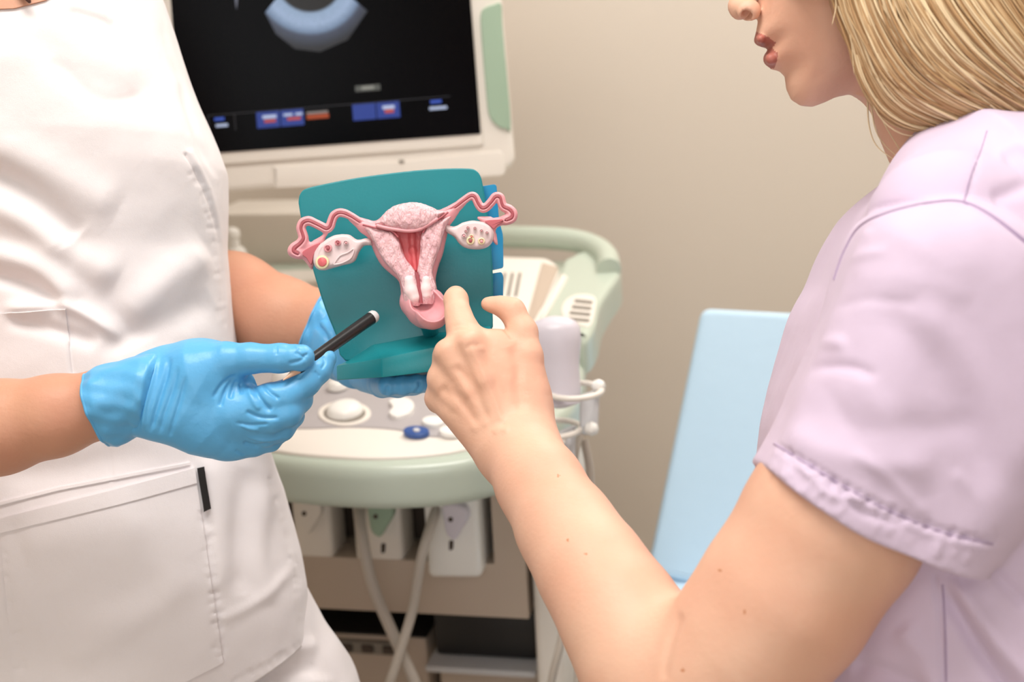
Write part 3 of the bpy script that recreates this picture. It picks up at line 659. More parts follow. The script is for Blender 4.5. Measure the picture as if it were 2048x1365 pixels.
# outer muscle body with funnel ends towards the tubes
body_out = [(722, 446), (744, 444), (756, 440), (772, 427), (794, 412), (831, 406), (857, 413), (878, 422), (892, 421), (912, 416), (908, 436), (899, 452), (892, 480), (885, 510), (876, 535), (871, 562), (874, 585), (862, 606), (836, 612), (806, 600), (799, 566), (784, 550), (764, 532), (750, 508), (738, 480), (726, 462)]
f = fbox(700, 390, 930, 640, 1.20, 1.26, .0007); f.poly(s_(body_out), UD + .003, .010, .008)
f.chain([(704, 437, UD, 8), (728, 452, UD, 13)], .006); f.chain([(925, 405, UD, 8), (895, 430, UD, 13)], .006)
cav = [(772, 458), (860, 452), (845, 470), (843, 505), (838, 545), (832, 548), (812, 520), (800, 486), (790, 470)]
f.poly(s_(cav), UD - .008, .008, .003, .002, 's')
fieldmesh('uterus_body', f, M['pink'], mod, noise=lambda V: lattice(V, 60, 3) * .0002)
lw = [(730, 455), (763, 459), (782, 463), (792, 473), (800, 487), (804, 503), (812, 519), (825, 535), (831, 546), (835, 562), (839, 585), (839, 598), (831, 605), (820, 602), (813, 591), (808, 576), (801, 560), (788, 544), (771, 527), (761, 510), (751, 490), (739, 470)]
rw = [(903, 433), (893, 450), (887, 470), (881, 492), (873, 515), (865, 539), (863, 560), (866, 576), (863, 591), (855, 600), (846, 601), (843, 596), (841, 576), (838, 556), (835, 541), (838, 523), (841, 503), (841, 486), (844, 468), (858, 452), (882, 440)]
def wrinkle(seed, sc, amp): return lambda V: (np.abs(lattice(V * np.array([1, .45, 1]), sc, seed)) - .15) * -amp
def relief(name, out, d, T, r, m, k=0, extra=None, seed=0, amp=.0007, sc=95, parent=None, h=.0006):
    p = np.array(out); f = fbox(p[:, 0].min() - 8, p[:, 1].min() - 8, p[:, 0].max() + 8, p[:, 1].max() + 8, d - T - .006, d + T + .004, h)
    f.poly(s_(out), d, T, r)
    if extra: extra(f)
    return fieldmesh(name, f, m, parent or mod, noise=wrinkle(seed, sc, amp) if amp else None)
def cerv(f, x, y): f.ball((x, y, UD - .0115), .0078, .006, (1, 1.7, .75))
relief('uterine_wall', lw, UD - .008, .007, .0045, M['pinkwall'], extra=lambda f: cerv(f, 826, 590), seed=5)
relief('uterine_wall', rw, UD - .008, .007, .0045, M['pinkwall'], extra=lambda f: cerv(f, 854, 586), seed=6)
fun = [(750, 449), (764, 436), (778, 424), (797, 413), (831, 408), (855, 415), (874, 423), (890, 425), (877, 437), (857, 450), (838, 459), (818, 461), (796, 459), (771, 456)]
relief('uterine_fundus', fun, UD - .009, .009, .008, M['pinkwall'], seed=9, amp=.0008, extra=lambda f: f.ball((824, 436, UD - .012), .014, .006, (1.5, .8, .6)))
tube('fundus_rim', crv([tuple(P(x, y, UD - .016)) for x, y in [(752, 451), (771, 456), (796, 460), (818, 462), (838, 459), (857, 449), (876, 437)]], 5, False), [.0008] + [.0017] * 29 + [.0008], M['pink'], mod, 8)
relief('uterine_cavity', [(775, 456), (858, 450), (846, 470), (845, 505), (838, 552), (830, 550), (808, 520), (796, 486)], UD + .001, .004, .002, M['red'], amp=.0012, seed=3, sc=80, extra=lambda f: f.chain([(824, 470, UD - .003, 5), (826, 500, UD - .004, 5), (831, 540, UD - .004, 2)], .003))
tube('cervical_canal', crv([tuple(P(x, y, UD - .0165)) for x, y in [(833, 545), (836, 560), (838, 575), (841, 590), (842, 606)]], 5, False), .0016, M['groove'], mod, 8)
# vaginal cup: half open sleeve
f = fbox(785, 560, 915, 675, 1.165, 1.265, .0006)
f.chain([(834, 574, 1.236, 27), (838, 602, 1.232, 37), (853, 616, 1.224, 40), (864, 625, 1.210, 35)], .004)
f.chain([(838, 590, 1.222, 19), (848, 602, 1.212, 26), (866, 612, 1.198, 29), (888, 610, 1.17, 37)], .002, op='s')
f.poly([(780, 540), (930, 540), (930, 586), (872, 580), (866, 568), (804, 566), (798, 580), (780, 580)], 1.19, .030, .001, .001, 's')
cup = fieldmesh('vaginal_cuff', f, M['pink'], mod, noise=lambda V: lattice(V, 90, 13) * .0002)
for pts_, rr_ in (([(819, 562), (823, 582), (829, 595)], (11, 13.5, 13)), ([(852, 560), (852, 578), (853, 590)], (9, 11.5, 11))):
    p = np.array(pts_); f = fbox(p[:, 0].min() - 25, p[:, 1].min() - 25, p[:, 0].max() + 25, p[:, 1].max() + 25, UD - .03, UD, .0006)
    f.chain([(x, y, UD - .0142, r) for (x, y), r in zip(pts_, rr_)], .002); fieldmesh('cervix_lip', f, M['cervix'], mod, 3)
for pts_ in ([(726, 450), (750, 456), (771, 459.5), (786, 464), (796, 475)], [(846, 466), (852, 455), (866, 446), (880, 437), (896, 425)]):
    q_ = crv([tuple(P(x, y, UD - (.0152 if 740 < x < 890 else .0125))) for x, y in pts_], 5, False); tube('tube_opening', q_, .0009, M['groove'], mod, 8)
# fallopian tubes
def ftube(name, path, rads, fim, tips):
    p = np.array(path); f = fbox(p[:, 0].min() - 45, p[:, 1].min() - 20, p[:, 0].max() + 25, p[:, 1].max() + 60, UD - .018, UD + .016, .0007)
    q = crv([(x, y, r) for (x, y), r in zip(path, rads)], 5, False)
    q = [(x, y, r * 1.08) for x, y, r in q]; f.chain([(x, y, UD - .003, r) for x, y, r in q], .001, kj=.0006)
    f.poly(s_(fim), UD + .001, .0055, .003, .004)
    for a in tips: f.chain(a, .002)
    f.chain([(x, y, UD - .003 - r / F * 1.25, r * .38) for x, y, r in q], .0006, op='s')
    o = fieldmesh(name, f, M['pink'], mod, noise=lambda V: lattice(V, 90, 13) * .00015)
    tube('lumen', [P(x, y, UD - .003 - r / F * .72) for x, y, r in q], [r / F * 1.23 * .36 for x, y, r in q], M['groove'], o, 8)
    return o
lp_ = [(752, 456), (733, 450), (718, 443), (704, 434), (689, 427), (677, 426), (668, 432), (663, 444), (660, 453), (653, 458), (642, 453), (630, 447), (617, 442), (606, 446), (602, 457), (605, 468), (607, 478), (600, 488), (590, 496), (588, 503), (597, 508)]
lo_ = ftube('fallopian_tube', lp_, [6, 6.5, 7, 7, 7.5, 7.5] + [8] * 6 + [8.5] * 4 + [9, 9, 10, 11, 10], [(582, 500), (596, 494), (610, 488), (630, 483), (642, 476), (651, 470), (648, 484), (636, 498), (630, 515), (624, 538), (612, 522), (598, 512), (584, 510)], [[(630, 484, UD, 4), (652, 470, UD - .002, 2)], [(612, 518, UD, 4), (623, 537, UD + .002, 2)]])
rp_ = [(845, 456), (858, 446), (872, 436), (893, 424), (911, 414), (928, 401), (942, 392), (950, 395), (956, 407), (963, 416), (972, 415), (983, 404), (991, 394), (1000, 395), (1003, 405), (1007, 414), (1018, 419), (1025, 427), (1023, 436), (1012, 441)]
ro_ = ftube('fallopian_tube', rp_, [3, 4.5, 6, 7, 7, 7, 7, 7.5, 7.5, 8, 8, 8, 8, 8, 8, 8, 8.5, 9, 9, 8], [(956, 436), (981, 437), (1003, 434), (1018, 430), (1026, 440), (1003, 451), (993, 457), (991, 471), (994, 489), (986, 483), (980, 463), (966, 447)], [[(980, 437, UD, 4), (957, 436, UD - .002, 2)], [(990, 470, UD, 3), (994, 489, UD, 1.5)]])
for o, pl in ((lo_, [(602, 507), (622, 493), (640, 487), (634, 500), (627, 512), (622, 530), (612, 516)]), (ro_, [(970, 442), (1002, 439), (1014, 440), (996, 450), (988, 458), (981, 453)])):
    pslab('fimbria_lining', crv(pl, 3), Plane(P(800, 480, UD - .0062), -FW), .004, M['fimb'], o, bevel=.001)
# ovaries
OD = UD - .002
def ovary(out, seed):
    p = np.array(out); f = fbox(p[:, 0].min() - 8, p[:, 1].min() - 8, p[:, 0].max() + 8, p[:, 1].max() + 8, OD - .014, OD + .012, .0006)
    f.poly(s_(out), OD, .0075, .006)
    c = p.mean(0); inner = [tuple(c + (q - c) * .86) for q in p]
    f.poly(s_(inner), OD - .0085, .0020, .001, .001, 's')
    return fieldmesh('ovary', f, M['ovary'], mod, noise=wrinkle(seed, 60, .0006))
lov = ovary([(626, 521), (633, 497), (651, 481), (670, 471), (689, 469), (701, 471), (715, 480), (733, 477), (744, 482), (743, 491), (728, 492), (718, 505), (711, 521), (699, 528), (670, 535), (648, 541), (633, 537)], 21)
rov = ovary([(888, 449), (908, 454), (925, 446), (942, 442), (961, 443), (980, 452), (988, 468), (984, 486), (967, 498), (936, 498), (920, 489), (908, 474), (892, 464)], 22)
def foll(par, x, y, r, m, m2, rr=.32, dz=.0078):
    o = P(x, y, OD - dz + .001)
    g = lathe('follicle', o, -FW, [(0, r / F), (.0012, r * 1.15 / F), (.0026, r * 1.05 / F), (.003, r * .8 / F), (.002, r * .5 / F)], m, par, 18)
    lathe('follicle_centre', P(x, y, OD - dz - .0015), -FW, [(0, r * .5 / F), (.001, r * .42 / F), (.0014, r * .1 / F)], m2, g, 14)
foll(lov, 645, 525, 15, M['cream_f'], M['red']); lathe('follicle_core', P(645, 524, OD - .0085), -FW, [(0, .0042), (.002, .0038), (.003, .001)], M['red'], lov, 14)
foll(lov, 656, 497, 9, M['pink'], M['groove']); foll(lov, 676, 486, 7, M['pink'], M['groove']); foll(lov, 692, 486, 6, M['ovary'], M['pink'])
foll(rov, 941, 482, 9, M['cream_f'], M['groove']); foll(rov, 963, 483, 8, M['cream_f'], M['pink']); foll(rov, 928, 472, 6, M['ovary'], M['pink']); foll(rov, 943, 474, 5, M['cream_f'], M['red'])
for x, y in ((936, 456), (950, 457), (963, 462), (974, 466), (932, 463)): foll(rov, x, y, 4, M['ovary'], M['pink'])
tube('yellow_body', crv([tuple(P(x, y, OD - .0068)) for x, y in [(668, 528), (680, 512), (695, 506), (708, 498), (702, 516), (685, 526), (672, 529)]], 4), .0008, M['ovary'], lov, 8, True)

# ------------------------------------------------------------ pencil in the gloved hand
pn = root('pencil', 'short black pencil pinched between gloved thumb and forefinger', 'pencil', P(600, 742, 1.17))
pa, pb = P(566, 761, 1.142), P(749, 632, 1.205); ax_ = pb - pa; Lp = ax_.length
lathe('wood_tip', pa, ax_, [(0, .0004), (.004, .0012), (.016, .0034), (.018, .0036)], M['tip'], pn, 24)
lathe('barrel', pa, ax_, [(.0165, .0038), (.02, .0044), (.05, .0050), (Lp - .008, .0054), (Lp - .004, .0055)], M['penblk'], pn, 28)
lathe('end_cap', pa, ax_, [(Lp - .004, .0054), (Lp - .0025, .0056), (Lp, .0053), (Lp + .0015, .0042), (Lp + .002, .001)], M['ltgrey'], pn, 28)
# ------------------------------------------------------------ medical worker
def wc(x, y, z): return to_cam(np.array([[x, y, z]]))[0]
def wseg(f, a, b, ra, rb, k=.02, flat=None):
    n = None if flat is None else (np.array(flat[0]) @ _M3, flat[1]); f.seg(wc(*a), wc(*b), ra, rb, k, n)
def bbox_field(pts, m, h):
    q_ = np.array(pts, float); a_, b_ = q_.min(0), q_.max(0); p = np.array([wc(*[(a_, b_)[c][k] for k, c in enumerate(t)]) for t in np.ndindex(2, 2, 2)]); return Field(p.min(0) - m, p.max(0) + m, h)
DT = P(125, 700, 1.40); dx, dy = DT.x, DT.y + .02
def head(f, hx, hy, hz, face, k=.015):
    """simple head: skull, jaw, nose, ears; face = horizontal unit vector the face looks along"""
    fx, fy = face
    def q(u, v, z): return (hx + fx * u - fy * v, hy + fy * u + fx * v, hz + z)
    wseg(f, q(-.02, 0, .04), q(.0, 0, .05), .088, .085, k, ((fy, -fx, 0), .86)); wseg(f, q(.02, 0, .0), q(.045, 0, -.075), .068, .042, k)
    wseg(f, q(.088, 0, .02), q(.108, 0, -.018), .008, .013, .008); wseg(f, q(.082, -.02, -.052), q(.082, .02, -.052), .007, .007, .006)
    for s in (-1, 1): wseg(f, q(-.005, s * .078, .0), q(-.012, s * .082, .03), .010, .016, .006); wseg(f, q(.078, s * .03, .035), q(.078, s * .034, .035), .01, .01, .008)
    wseg(f, q(-.02, 0, -.02), q(-.045, 0, -.16), .055, .058, .02)
fb = bbox_field([(dx - .28, dy - .2, .02), (dx + .45, dy + .3, 1.80)], .03, .0065)
wseg(fb, (dx - .13, dy, 1.36), (dx + .05, dy, 1.36), .05, .045); wseg(fb, (dx, dy, 1.28), (dx, dy, .95), .13, .13, .04, ((0, 1, 0), .75))
hipR = P(455, 1200, 1.46); midR = P(563, 1400, 1.50); kneeR = P(650, 1600, 1.58); hipL = P(110, 1250, 1.45)
wseg(fb, tuple(hipL), (hipL.x, hipL.y, .1), .06, .035, .02); wseg(fb, tuple(hipR), tuple(midR), .06, .055, .02); wseg(fb, tuple(midR), tuple(kneeR), .055, .045, .02); wseg(fb, tuple(kneeR), (kneeR.x + .02, kneeR.y, .1), .045, .032, .02); wseg(fb, tuple(hipL), tuple(hipR), .07, .07, .02)
head(fb, dx + .01, dy - .02, 1.62, (.6, -.8))
fa = Field(cc(-400, 1000, 1.6).clip(max=9) * [1, 1, 0] + [-.03, -.03, 1.08], cc(740, -60, 1.6) * [1, 1, 0] + [0, .03, 1.64], .0024)
FL = (0, .35, -1)
fa.chain([(-215, 60, 1.35, 105), (-305, 895, 1.22, 92), (-120, 880, 1.19, 98), (0, 855, 1.175, 91), (110, 832, 1.17, 78), (215, 806, 1.168, 64), (262, 796, 1.168, 52), (285, 790, 1.170, 42)], .012)
fa.chain([(205, 60, 1.43, 85), (310, 560, 1.54, 88), (400, 590, 1.52, 98), (465, 610, 1.49, 102), (560, 640, 1.455, 84), (650, 655, 1.43, 70), (700, 690, 1.41, 66)], .012)
doc = fieldmesh('person', [fb, fa], M['skin_d'], None, 2)
tag(doc, 'person in white medical tunic and blue gloves, holding pencil and model', 'person')
# tunic
rows = [(-150, -20, 130, 1.375, .05), (-130, -80, 190, 1.372, .07), (-100, -160, 255, 1.37, .09), (-50, -215, 300, 1.37, .11), (0, -230, 322, 1.37, .122), (90, -235, 351, 1.372, .132), (170, -230, 379, 1.375, .137), (290, -220, 430, 1.38, .136), (345, -215, 449, 1.385, .134), (420, -210, 452, 1.39, .13), (500, -210, 450, 1.395, .127), (600, -210, 458, 1.40, .127),
        (690, -212, 468, 1.405, .128), (780, -220, 492, 1.41, .132), (900, -228, 536, 1.42, .138), (980, -232, 564, 1.425, .142), (1100, -236, 598, 1.435, .147), (1180, -236, 610, 1.44, .148), (1285, -236, 614, 1.448, .148)]
V, Q = loft(rows, 420, 420, 2.25)
def pxof(V): return np.stack([V[:, 0] / V[:, 2] * F + 1024, -V[:, 1] / V[:, 2] * F + 682.5], 1)
q = pxof(V); yh = 1282 + np.clip(612 - q[:, 0], 0, 900) * .40; t = np.clip((q[:, 1] - 880) / (1285 - 880), 0, 1.2); q[:, 1] = np.where(t > 0, 880 + t * (yh - 880), q[:, 1]); V[:, 1] = -(q[:, 1] - 682.5) / F * V[:, 2]
vol = np.einsum('ij,ij->i', V[Q[:, 0]], np.cross(V[Q[:, 1]], V[Q[:, 2]])).sum()
if vol < 0: Q = Q[:, ::-1]
NR = np.random.RandomState(3)
def puckers(path, n, wd, am, ln):
    c = np.array(crv(path, 10, False)); out = []
    for i in range(n):
        t = (i + NR.uniform(.2, .8)) / n * (len(c) - 2); j = int(t); a = c[j]; dv = c[j + 1] - c[j]; dv = dv / (np.linalg.norm(dv) + 1e-9); nn = np.array([-dv[1], dv[0]]); sgn = NR.choice([-1, 1]) * .3
        e1 = a + nn * ln * NR.uniform(.5, 1.1) + dv * ln * sgn; e0 = a - nn * ln * NR.uniform(.2, .6)
        out.append(([tuple(e0), tuple(e1)], wd, am * NR.uniform(.4, 1.2), .0))
    return out
TF = [([(-60, 330), (30, 375), (100, 430), (150, 480)], 26, -.010, .4), ([(-60, 270), (60, 320), (160, 380), (240, 420)], 40, .006), ([(-40, 400), (60, 440), (160, 520), (240, 560)], 34, .008),
      ([(-40, 500), (40, 520), (100, 550), (150, 610)], 22, .007), ([(-60, 545), (20, 560), (80, 585), (130, 625)], 16, -.007), ([(0, 620), (60, 615), (130, 612), (190, 640), (260, 690)], 14, .007), ([(10, 640), (70, 650), (140, 670), (200, 690)], 16, -.005),
      ([(120, 480), (180, 560), (240, 640), (270, 700)], 45, -.007), ([(240, 640), (330, 560), (420, 500)], 36, .006), ([(200, 720), (330, 650), (430, 600)], 30, -.004),
      ([(60, 60), (150, 140), (230, 180), (330, 190)], 36, -.004), ([(100, 110), (200, 200), (300, 190)], 16, -.003), ([(130, 20), (200, 40), (230, 60)], 9, -.003), ([(320, 30), (345, 110), (395, 230), (440, 320)], 7, -.003), ([(360, 160), (395, 270), (440, 360)], 9, -.004),
      ([(372, 310), (395, 350), (420, 410), (438, 480), (446, 560), (452, 650)], 4, -.0022, 1), ([(380, 306), (404, 350), (429, 410), (446, 480)], 6, .0014, 1),
      ([(130, 620), (137, 680), (146, 745)], 3, -.0015, 1), ([(215, 880), (222, 960)], 3, -.0012, 1),
      ([(400, 900), (440, 1000), (450, 1100), (440, 1200)], 30, .004), ([(500, 930), (470, 1060), (480, 1200)], 26, -.004), ([(540, 960), (520, 1080), (540, 1220)], 18, .003), ([(540, 960), (575, 1050), (600, 1150), (607, 1260)], 4, -.0016, 1),
      ([(40, 1100), (160, 1060), (300, 1040)], 60, .003), ([(80, 1250), (200, 1200), (340, 1180)], 50, -.003), ([(120, 1320), (260, 1250), (400, 1140)], 30, .003), ([(0, 950), (150, 940), (330, 900)], 30, -.003), ([(420, 1250), (520, 1200), (600, 1120)], 12, .002)]
TF += puckers([(390, 340), (420, 410), (444, 540), (450, 640)], 22, 5, -.0009, 20) + puckers([(412, 1030), (424, 1130), (436, 1230), (446, 1320)], 20, 5, -.0016, 24) + puckers([(2, 1070), (18, 1160), (36, 1260), (52, 1365)], 18, 5, -.0016, 24) + puckers([(545, 960), (580, 1060), (602, 1160), (608, 1270)], 22, 5, -.0014, 20) + puckers([(470, 1360), (540, 1325), (612, 1283)], 12, 5, -.0012, 16)
V = creases(V, Q, TF); V = V + vnormals(V, Q) * (lattice(V, 7, 5) * .0018 + lattice(V, 22, 8) * .0005)[:, None]
# give the cloth a turned-in hem and open bottom, cap the neck
tun = mk('tunic', to_world(V), Q[:, ::-1], M['scrub'], doc, True)
so = tun.modifiers.new('solid', 'SOLIDIFY'); so.thickness = .0022; so.offset = -1
bv = bvh_of(tun)
patch('patch_pocket', bv, [(0, 1036), (110, 1008), (240, 975), (389, 937)], [(40, 1480), (160, 1450), (300, 1400), (446, 1325)], M['scrub'], doc, .0016, .0014, 90, 90)
patch('pocket_hem', bv, [(-2, 1038), (110, 1010), (240, 977), (390, 936)], [(2, 1066), (112, 1040), (244, 1008), (394, 966)], M['scrub'], doc, .0034, .001, 90, 6)
patch('pocket_tag', bv, [(394, 937), (408, 934)], [(408, 1022), (422, 1017)], M['black'], doc, .0042, .0008, 6, 24, label='narrow black loop sewn on the pocket edge')
patch('front_yoke', bv, [(-60, 640), (20, 625), (132, 618)], [(-60, 760), (40, 760), (146, 752)], M['scrub'], doc, .0012, .001, 40, 30)
patch('waist_seam', bv, [(-20, 1010), (120, 975), (225, 955), (380, 925)], [(-20, 1016), (120, 981), (225, 961), (380, 930)], M['scrub'], doc, .0010, .0009, 60, 4)
patch('neck_skin', bv, [(0, -146), (110, -146)], [(-60, 22), (30, 18), (92, 2), (140, -30)], M['skin_d'], doc, .0016, .0008, 30, 14)
# short sleeves
fs = Field(cc(-420, 620, 1.45) * [1, 1, 0] + [-.02, -.02, 1.15], cc(420, -130, 1.55) * [1, 1, 0] + [.02, .03, 1.62], .004)
fs.chain([(-200, 30, 1.355, 140), (-250, 380, 1.30, 125)], .02); fs.chain([(190, 10, 1.41, 110), (240, 340, 1.47, 112)], .02)
fieldmesh('sleeve', fs, M['scrub'], doc, 2)
# trousers
ft = bbox_field([(dx - .25, dy - .2, .09), (dx + .5, dy + .3, 1.0)], .05, .006)
wseg(ft, tuple(hipR), tuple(midR), .077, .079, .02); wseg(ft, tuple(midR), tuple(kneeR), .079, .07, .02); wseg(ft, tuple(kneeR), (kneeR.x + .02, kneeR.y + .0, .12), .07, .055, .03)
wseg(ft, tuple(hipL), (hipL.x, hipL.y, .45), .1, .078, .03); wseg(ft, (hipL.x, hipL.y, .45), (hipL.x, hipL.y, .12), .078, .06, .03)
wseg(ft, tuple(hipL), tuple(P(385, 1230, 1.46)), .09, .085, .03)
fieldmesh('trousers', ft, M['scrub'], doc, 3, [([(470, 1365), (560, 1340), (640, 1335)], 12, -.006), ([(500, 1330), (580, 1300), (640, 1290)], 14, .004), ([(430, 1400), (560, 1375), (680, 1365)], 12, .004)], noise=lambda V: lattice(V, 12, 4) * .003)
for s, px_ in ((-1, hipL), (1, kneeR)):
    fz = bbox_field([(px_.x, px_.y - .2, 0), (px_.x + .02, px_.y + .1, .1)], .07, .004)
    wseg(fz, (px_.x + .01, px_.y + .03, .045), (px_.x + .02, px_.y - .15, .035), .04, .036, .02); o_ = wc(0, 0, .004)
    up = np.array([0, 0, 1.0]) @ _M3; fz.half(o_, -up); fieldmesh('shoe', fz, M['white'], doc, 2)
# dark hair, a lock falling beside the neck, bun
fh = bbox_field([(dx - .1, dy - .12, 1.5), (dx + .12, dy + .12, 1.78)], .04, .004)
wseg(fh, (dx - .02, dy + .01, 1.67), (dx + .0, dy + .0, 1.68), .1, .1, .02, ((.8, .6, 0), .88)); wseg(fh, (dx - .04, dy + .06, 1.62), (dx - .04, dy + .06, 1.56), .07, .06, .02); wseg(fh, (dx - .06, dy + .12, 1.64), (dx - .06, dy + .12, 1.66), .04, .04, .01)
hr = fieldmesh('hair', fh, M['hair_d'], doc, 2)
tube('hair_lock', crv([tuple(P(x, y, d)) for x, y, d in [(-60, -420, 1.36), (-40, -260, 1.33), (0, -120, 1.27), (30, -40, 1.245), (52, -8, 1.237), (60, 6, 1.236)]], 6, False), list(np.linspace(.012, .001, 31)), M['hair_d'], hr, 8)

# right glove -------------------------------------------------
f = fbox(170, 655, 700, 945, 1.10, 1.25, .0009)
f.chain([(255, 800, 1.166, 74), (330, 786, 1.165, 78), (398, 790, 1.166, 84)], .012, (FL, .62))
f.chain([(330, 780, 1.166, 66), (405, 765, 1.168, 70), (430, 778, 1.17, 46)], .015, (FL, .7))
f.chain([(380, 800, 1.166, 84), (440, 835, 1.172, 76), (472, 862, 1.176, 52)], .015, (FL, .62))
f.chain([(400, 745, 1.16, 56), (455, 722, 1.155, 36), (500, 717, 1.152, 30), (560, 717, 1.150, 28.5), (600, 716, 1.152, 26), (606, 714, 1.153, 22)], .014, kj=.004)
f.chain([(472, 826, 1.160, 46), (540, 802, 1.156, 34), (572, 793, 1.157, 32), (612, 766, 1.162, 27), (638, 740, 1.167, 25), (653, 718, 1.171, 20)], .007, kj=.004)
f.chain([(470, 845, 1.165, 44), (540, 836, 1.155, 31), (575, 826, 1.157, 28), (600, 800, 1.168, 24), (606, 775, 1.182, 20)], .0045, kj=.004)
f.chain([(470, 865, 1.172, 42), (530, 864, 1.165, 29), (563, 856, 1.168, 26), (585, 832, 1.178, 22), (588, 806, 1.192, 19)], .004, kj=.004)
f.chain([(462, 880, 1.178, 36), (508, 888, 1.173, 24), (540, 882, 1.176, 21), (560, 866, 1.186, 18), (562, 846, 1.198, 16)], .004, kj=.004)
GF = [([(480, 880), (500, 905)], 6, 0)]
GL = [([(340, 712), (330, 760), (312, 820), (300, 868)], 5, -.0022), ([(356, 730), (345, 780), (328, 830), (318, 872)], 5, -.0016), ([(372, 750), (360, 800), (345, 850), (340, 876)], 4, -.0014), ([(300, 712), (285, 760), (272, 820), (268, 866)], 6, -.0026), ([(318, 705), (305, 760), (290, 820), (286, 868)], 4, .0018),
      ([(474, 752), (456, 760), (440, 775), (425, 800)], 4, -.0016), ([(470, 756), (455, 775), (444, 800), (440, 815)], 4, -.0016), ([(474, 760), (465, 780), (460, 800)], 4, -.0014), ([(480, 765), (484, 790)], 3, -.0014),
      ([(505, 768), (515, 790), (530, 812), (545, 822)], 5, -.0022), ([(525, 768), (540, 785), (560, 800)], 4, -.0018), ([(495, 775), (505, 800), (520, 822)], 5, .0012), ([(620, 735), (605, 748), (596, 760)], 3, -.0010), ([(628, 742), (640, 755)], 3, -.001),
      ([(590, 704), (604, 712), (618, 708)], 3, -.0014), ([(575, 728), (600, 722), (612, 712)], 4, -.0014), ([(553, 690), (553, 712)], 3, -.0008), ([(590, 690), (598, 700)], 3, .0008), ([(645, 712), (650, 726), (642, 740)], 3, -.001),
      ([(490, 822), (520, 835), (560, 836)], 4, -.0018), ([(480, 850), (500, 858), (520, 860)], 4, .0012), ([(485, 885), (510, 892), (545, 888)], 4, -.0018), ([(470, 845), (500, 850), (540, 848)], 3, -.001), ([(490, 872), (530, 882), (565, 876)], 3, .001), ([(470, 900), (490, 912)], 3, -.001)]
gl = fieldmesh('glove', f, M['glove'], doc, 2, GL, label='light blue glove pinching the pencil', noise=lambda V: lattice(V, 45, 31) * .0003)
# flared cuff: open sleeve around the wrist
def cuff(parent, stations, seed, n=96, m=34):
    """stations: (px,py,depth, r_px across, r_m along the sight, axis angle)"""
    st = np.array(stations, float); tt = np.linspace(0, len(st) - 1, m); S = np.stack([np.interp(tt, np.arange(len(st)), st[:, i]) for i in range(6)], 1)
    V = []; r = np.random.RandomState(seed); ph = r.uniform(0, 6.3, 8)
    for i, (x, y, d, ra, rb, an) in enumerate(S):
        c = cc(x, y, d); u = np.array([math.cos(an), -math.sin(an), 0]); w_ = np.array([0, 0, -1.0]); e = 1 - i / (m - 1)
        for k in range(n):
            a = 2 * math.pi * k / n; wob = 1 + .035 * (e + .2) * (math.sin(3 * a + ph[0]) + .7 * math.sin(5 * a + ph[1] + i * .12) + .5 * math.sin(9 * a + ph[2] - i * .2)) + .012 * math.sin(14 * a + i * .5 + ph[3])
            V.append(c + (u * (ra * d / F) * math.cos(a) + w_ * rb * math.sin(a)) * wob)
    V = np.array(V); Q = np.array([(i * n + k, i * n + (k + 1) % n, (i + 1) * n + (k + 1) % n, (i + 1) * n + k) for i in range(m - 1) for k in range(n)])
    o = orient(mk('cuff', to_world(V), Q, M['glove'], parent, True)); s = o.modifiers.new('solid', 'SOLIDIFY'); s.thickness = .0012; s.offset = 0
    rim = to_world(V[:n]); tube('rolled_edge', [rim[k] for k in range(n)], .0014, M['glove'], parent, 8, True)
    return o
aa = math.radians(78)
cuff(gl, [(198, 818, 1.167, 72, .035, math.radians(72)), (215, 812, 1.167, 80, .037, math.radians(74)), (240, 803, 1.167, 79, .036, math.radians(78)), (268, 792, 1.166, 77, .034, math.radians(84)), (290, 786, 1.166, 80, .035, math.radians(95)), (304, 784, 1.166, 80, .034, math.radians(99)), (312, 783, 1.166, 74, .026, math.radians(101))], 5)
# left glove --------------------------------------------------
f = fbox(585, 560, 900, 830, 1.20, 1.47, .0012)
FL2 = (.3, .3, -1)
f.chain([(675, 682, 1.41, 62), (690, 695, 1.395, 64), (715, 722, 1.37, 58)], .012, (FL2, .75))
f.chain([(690, 680, 1.385, 50), (740, 640, 1.35, 34), (790, 600, 1.31, 26), (830, 570, 1.292, 20)], .012)
for a, b, c in (((735, 748, 1.35, 38), (765, 768, 1.30, 27), (776, 772, 1.25, 21)), ((740, 740, 1.35, 36), (796, 768, 1.30, 27), (806, 771, 1.25, 21)), ((745, 735, 1.35, 36), (826, 764, 1.30, 26), (834, 768, 1.25, 20)), ((745, 730, 1.35, 36), (856, 760, 1.30, 24), (862, 764, 1.255, 18))):
    f.chain([a, b, c], .004)
f.half(cc(764, 757, 1.222), cc(764, 757, 1.222) * 0 + np.array([0, 1, 0]) if False else [0, 50, 0], 0) if False else None
gl2 = fieldmesh('glove', f, M['glove'], doc, 2, [([(640, 610), (660, 650), (670, 700)], 6, -.003), ([(625, 640), (650, 670), (660, 710)], 5, -.003), ([(655, 600), (680, 650), (690, 690)], 6, .003), ([(830, 790), (840, 775), (838, 760)], 4, -.003), ([(770, 795), (775, 770)], 4, -.002)], label='blue glove supporting the teaching model from below and behind')
cuff(gl2, [(626, 652, 1.43, 74, .042, math.radians(113)), (645, 664, 1.425, 74, .041, math.radians(115)), (665, 678, 1.41, 72, .039, math.radians(118)), (695, 700, 1.40, 66, .034, math.radians(124))], 9)
# ------------------------------------------------------------ pointing person
f = Field([-.105, -.36, .80], [.42, .075, 1.285], .0014)
FH = (.1, -.1, -1)
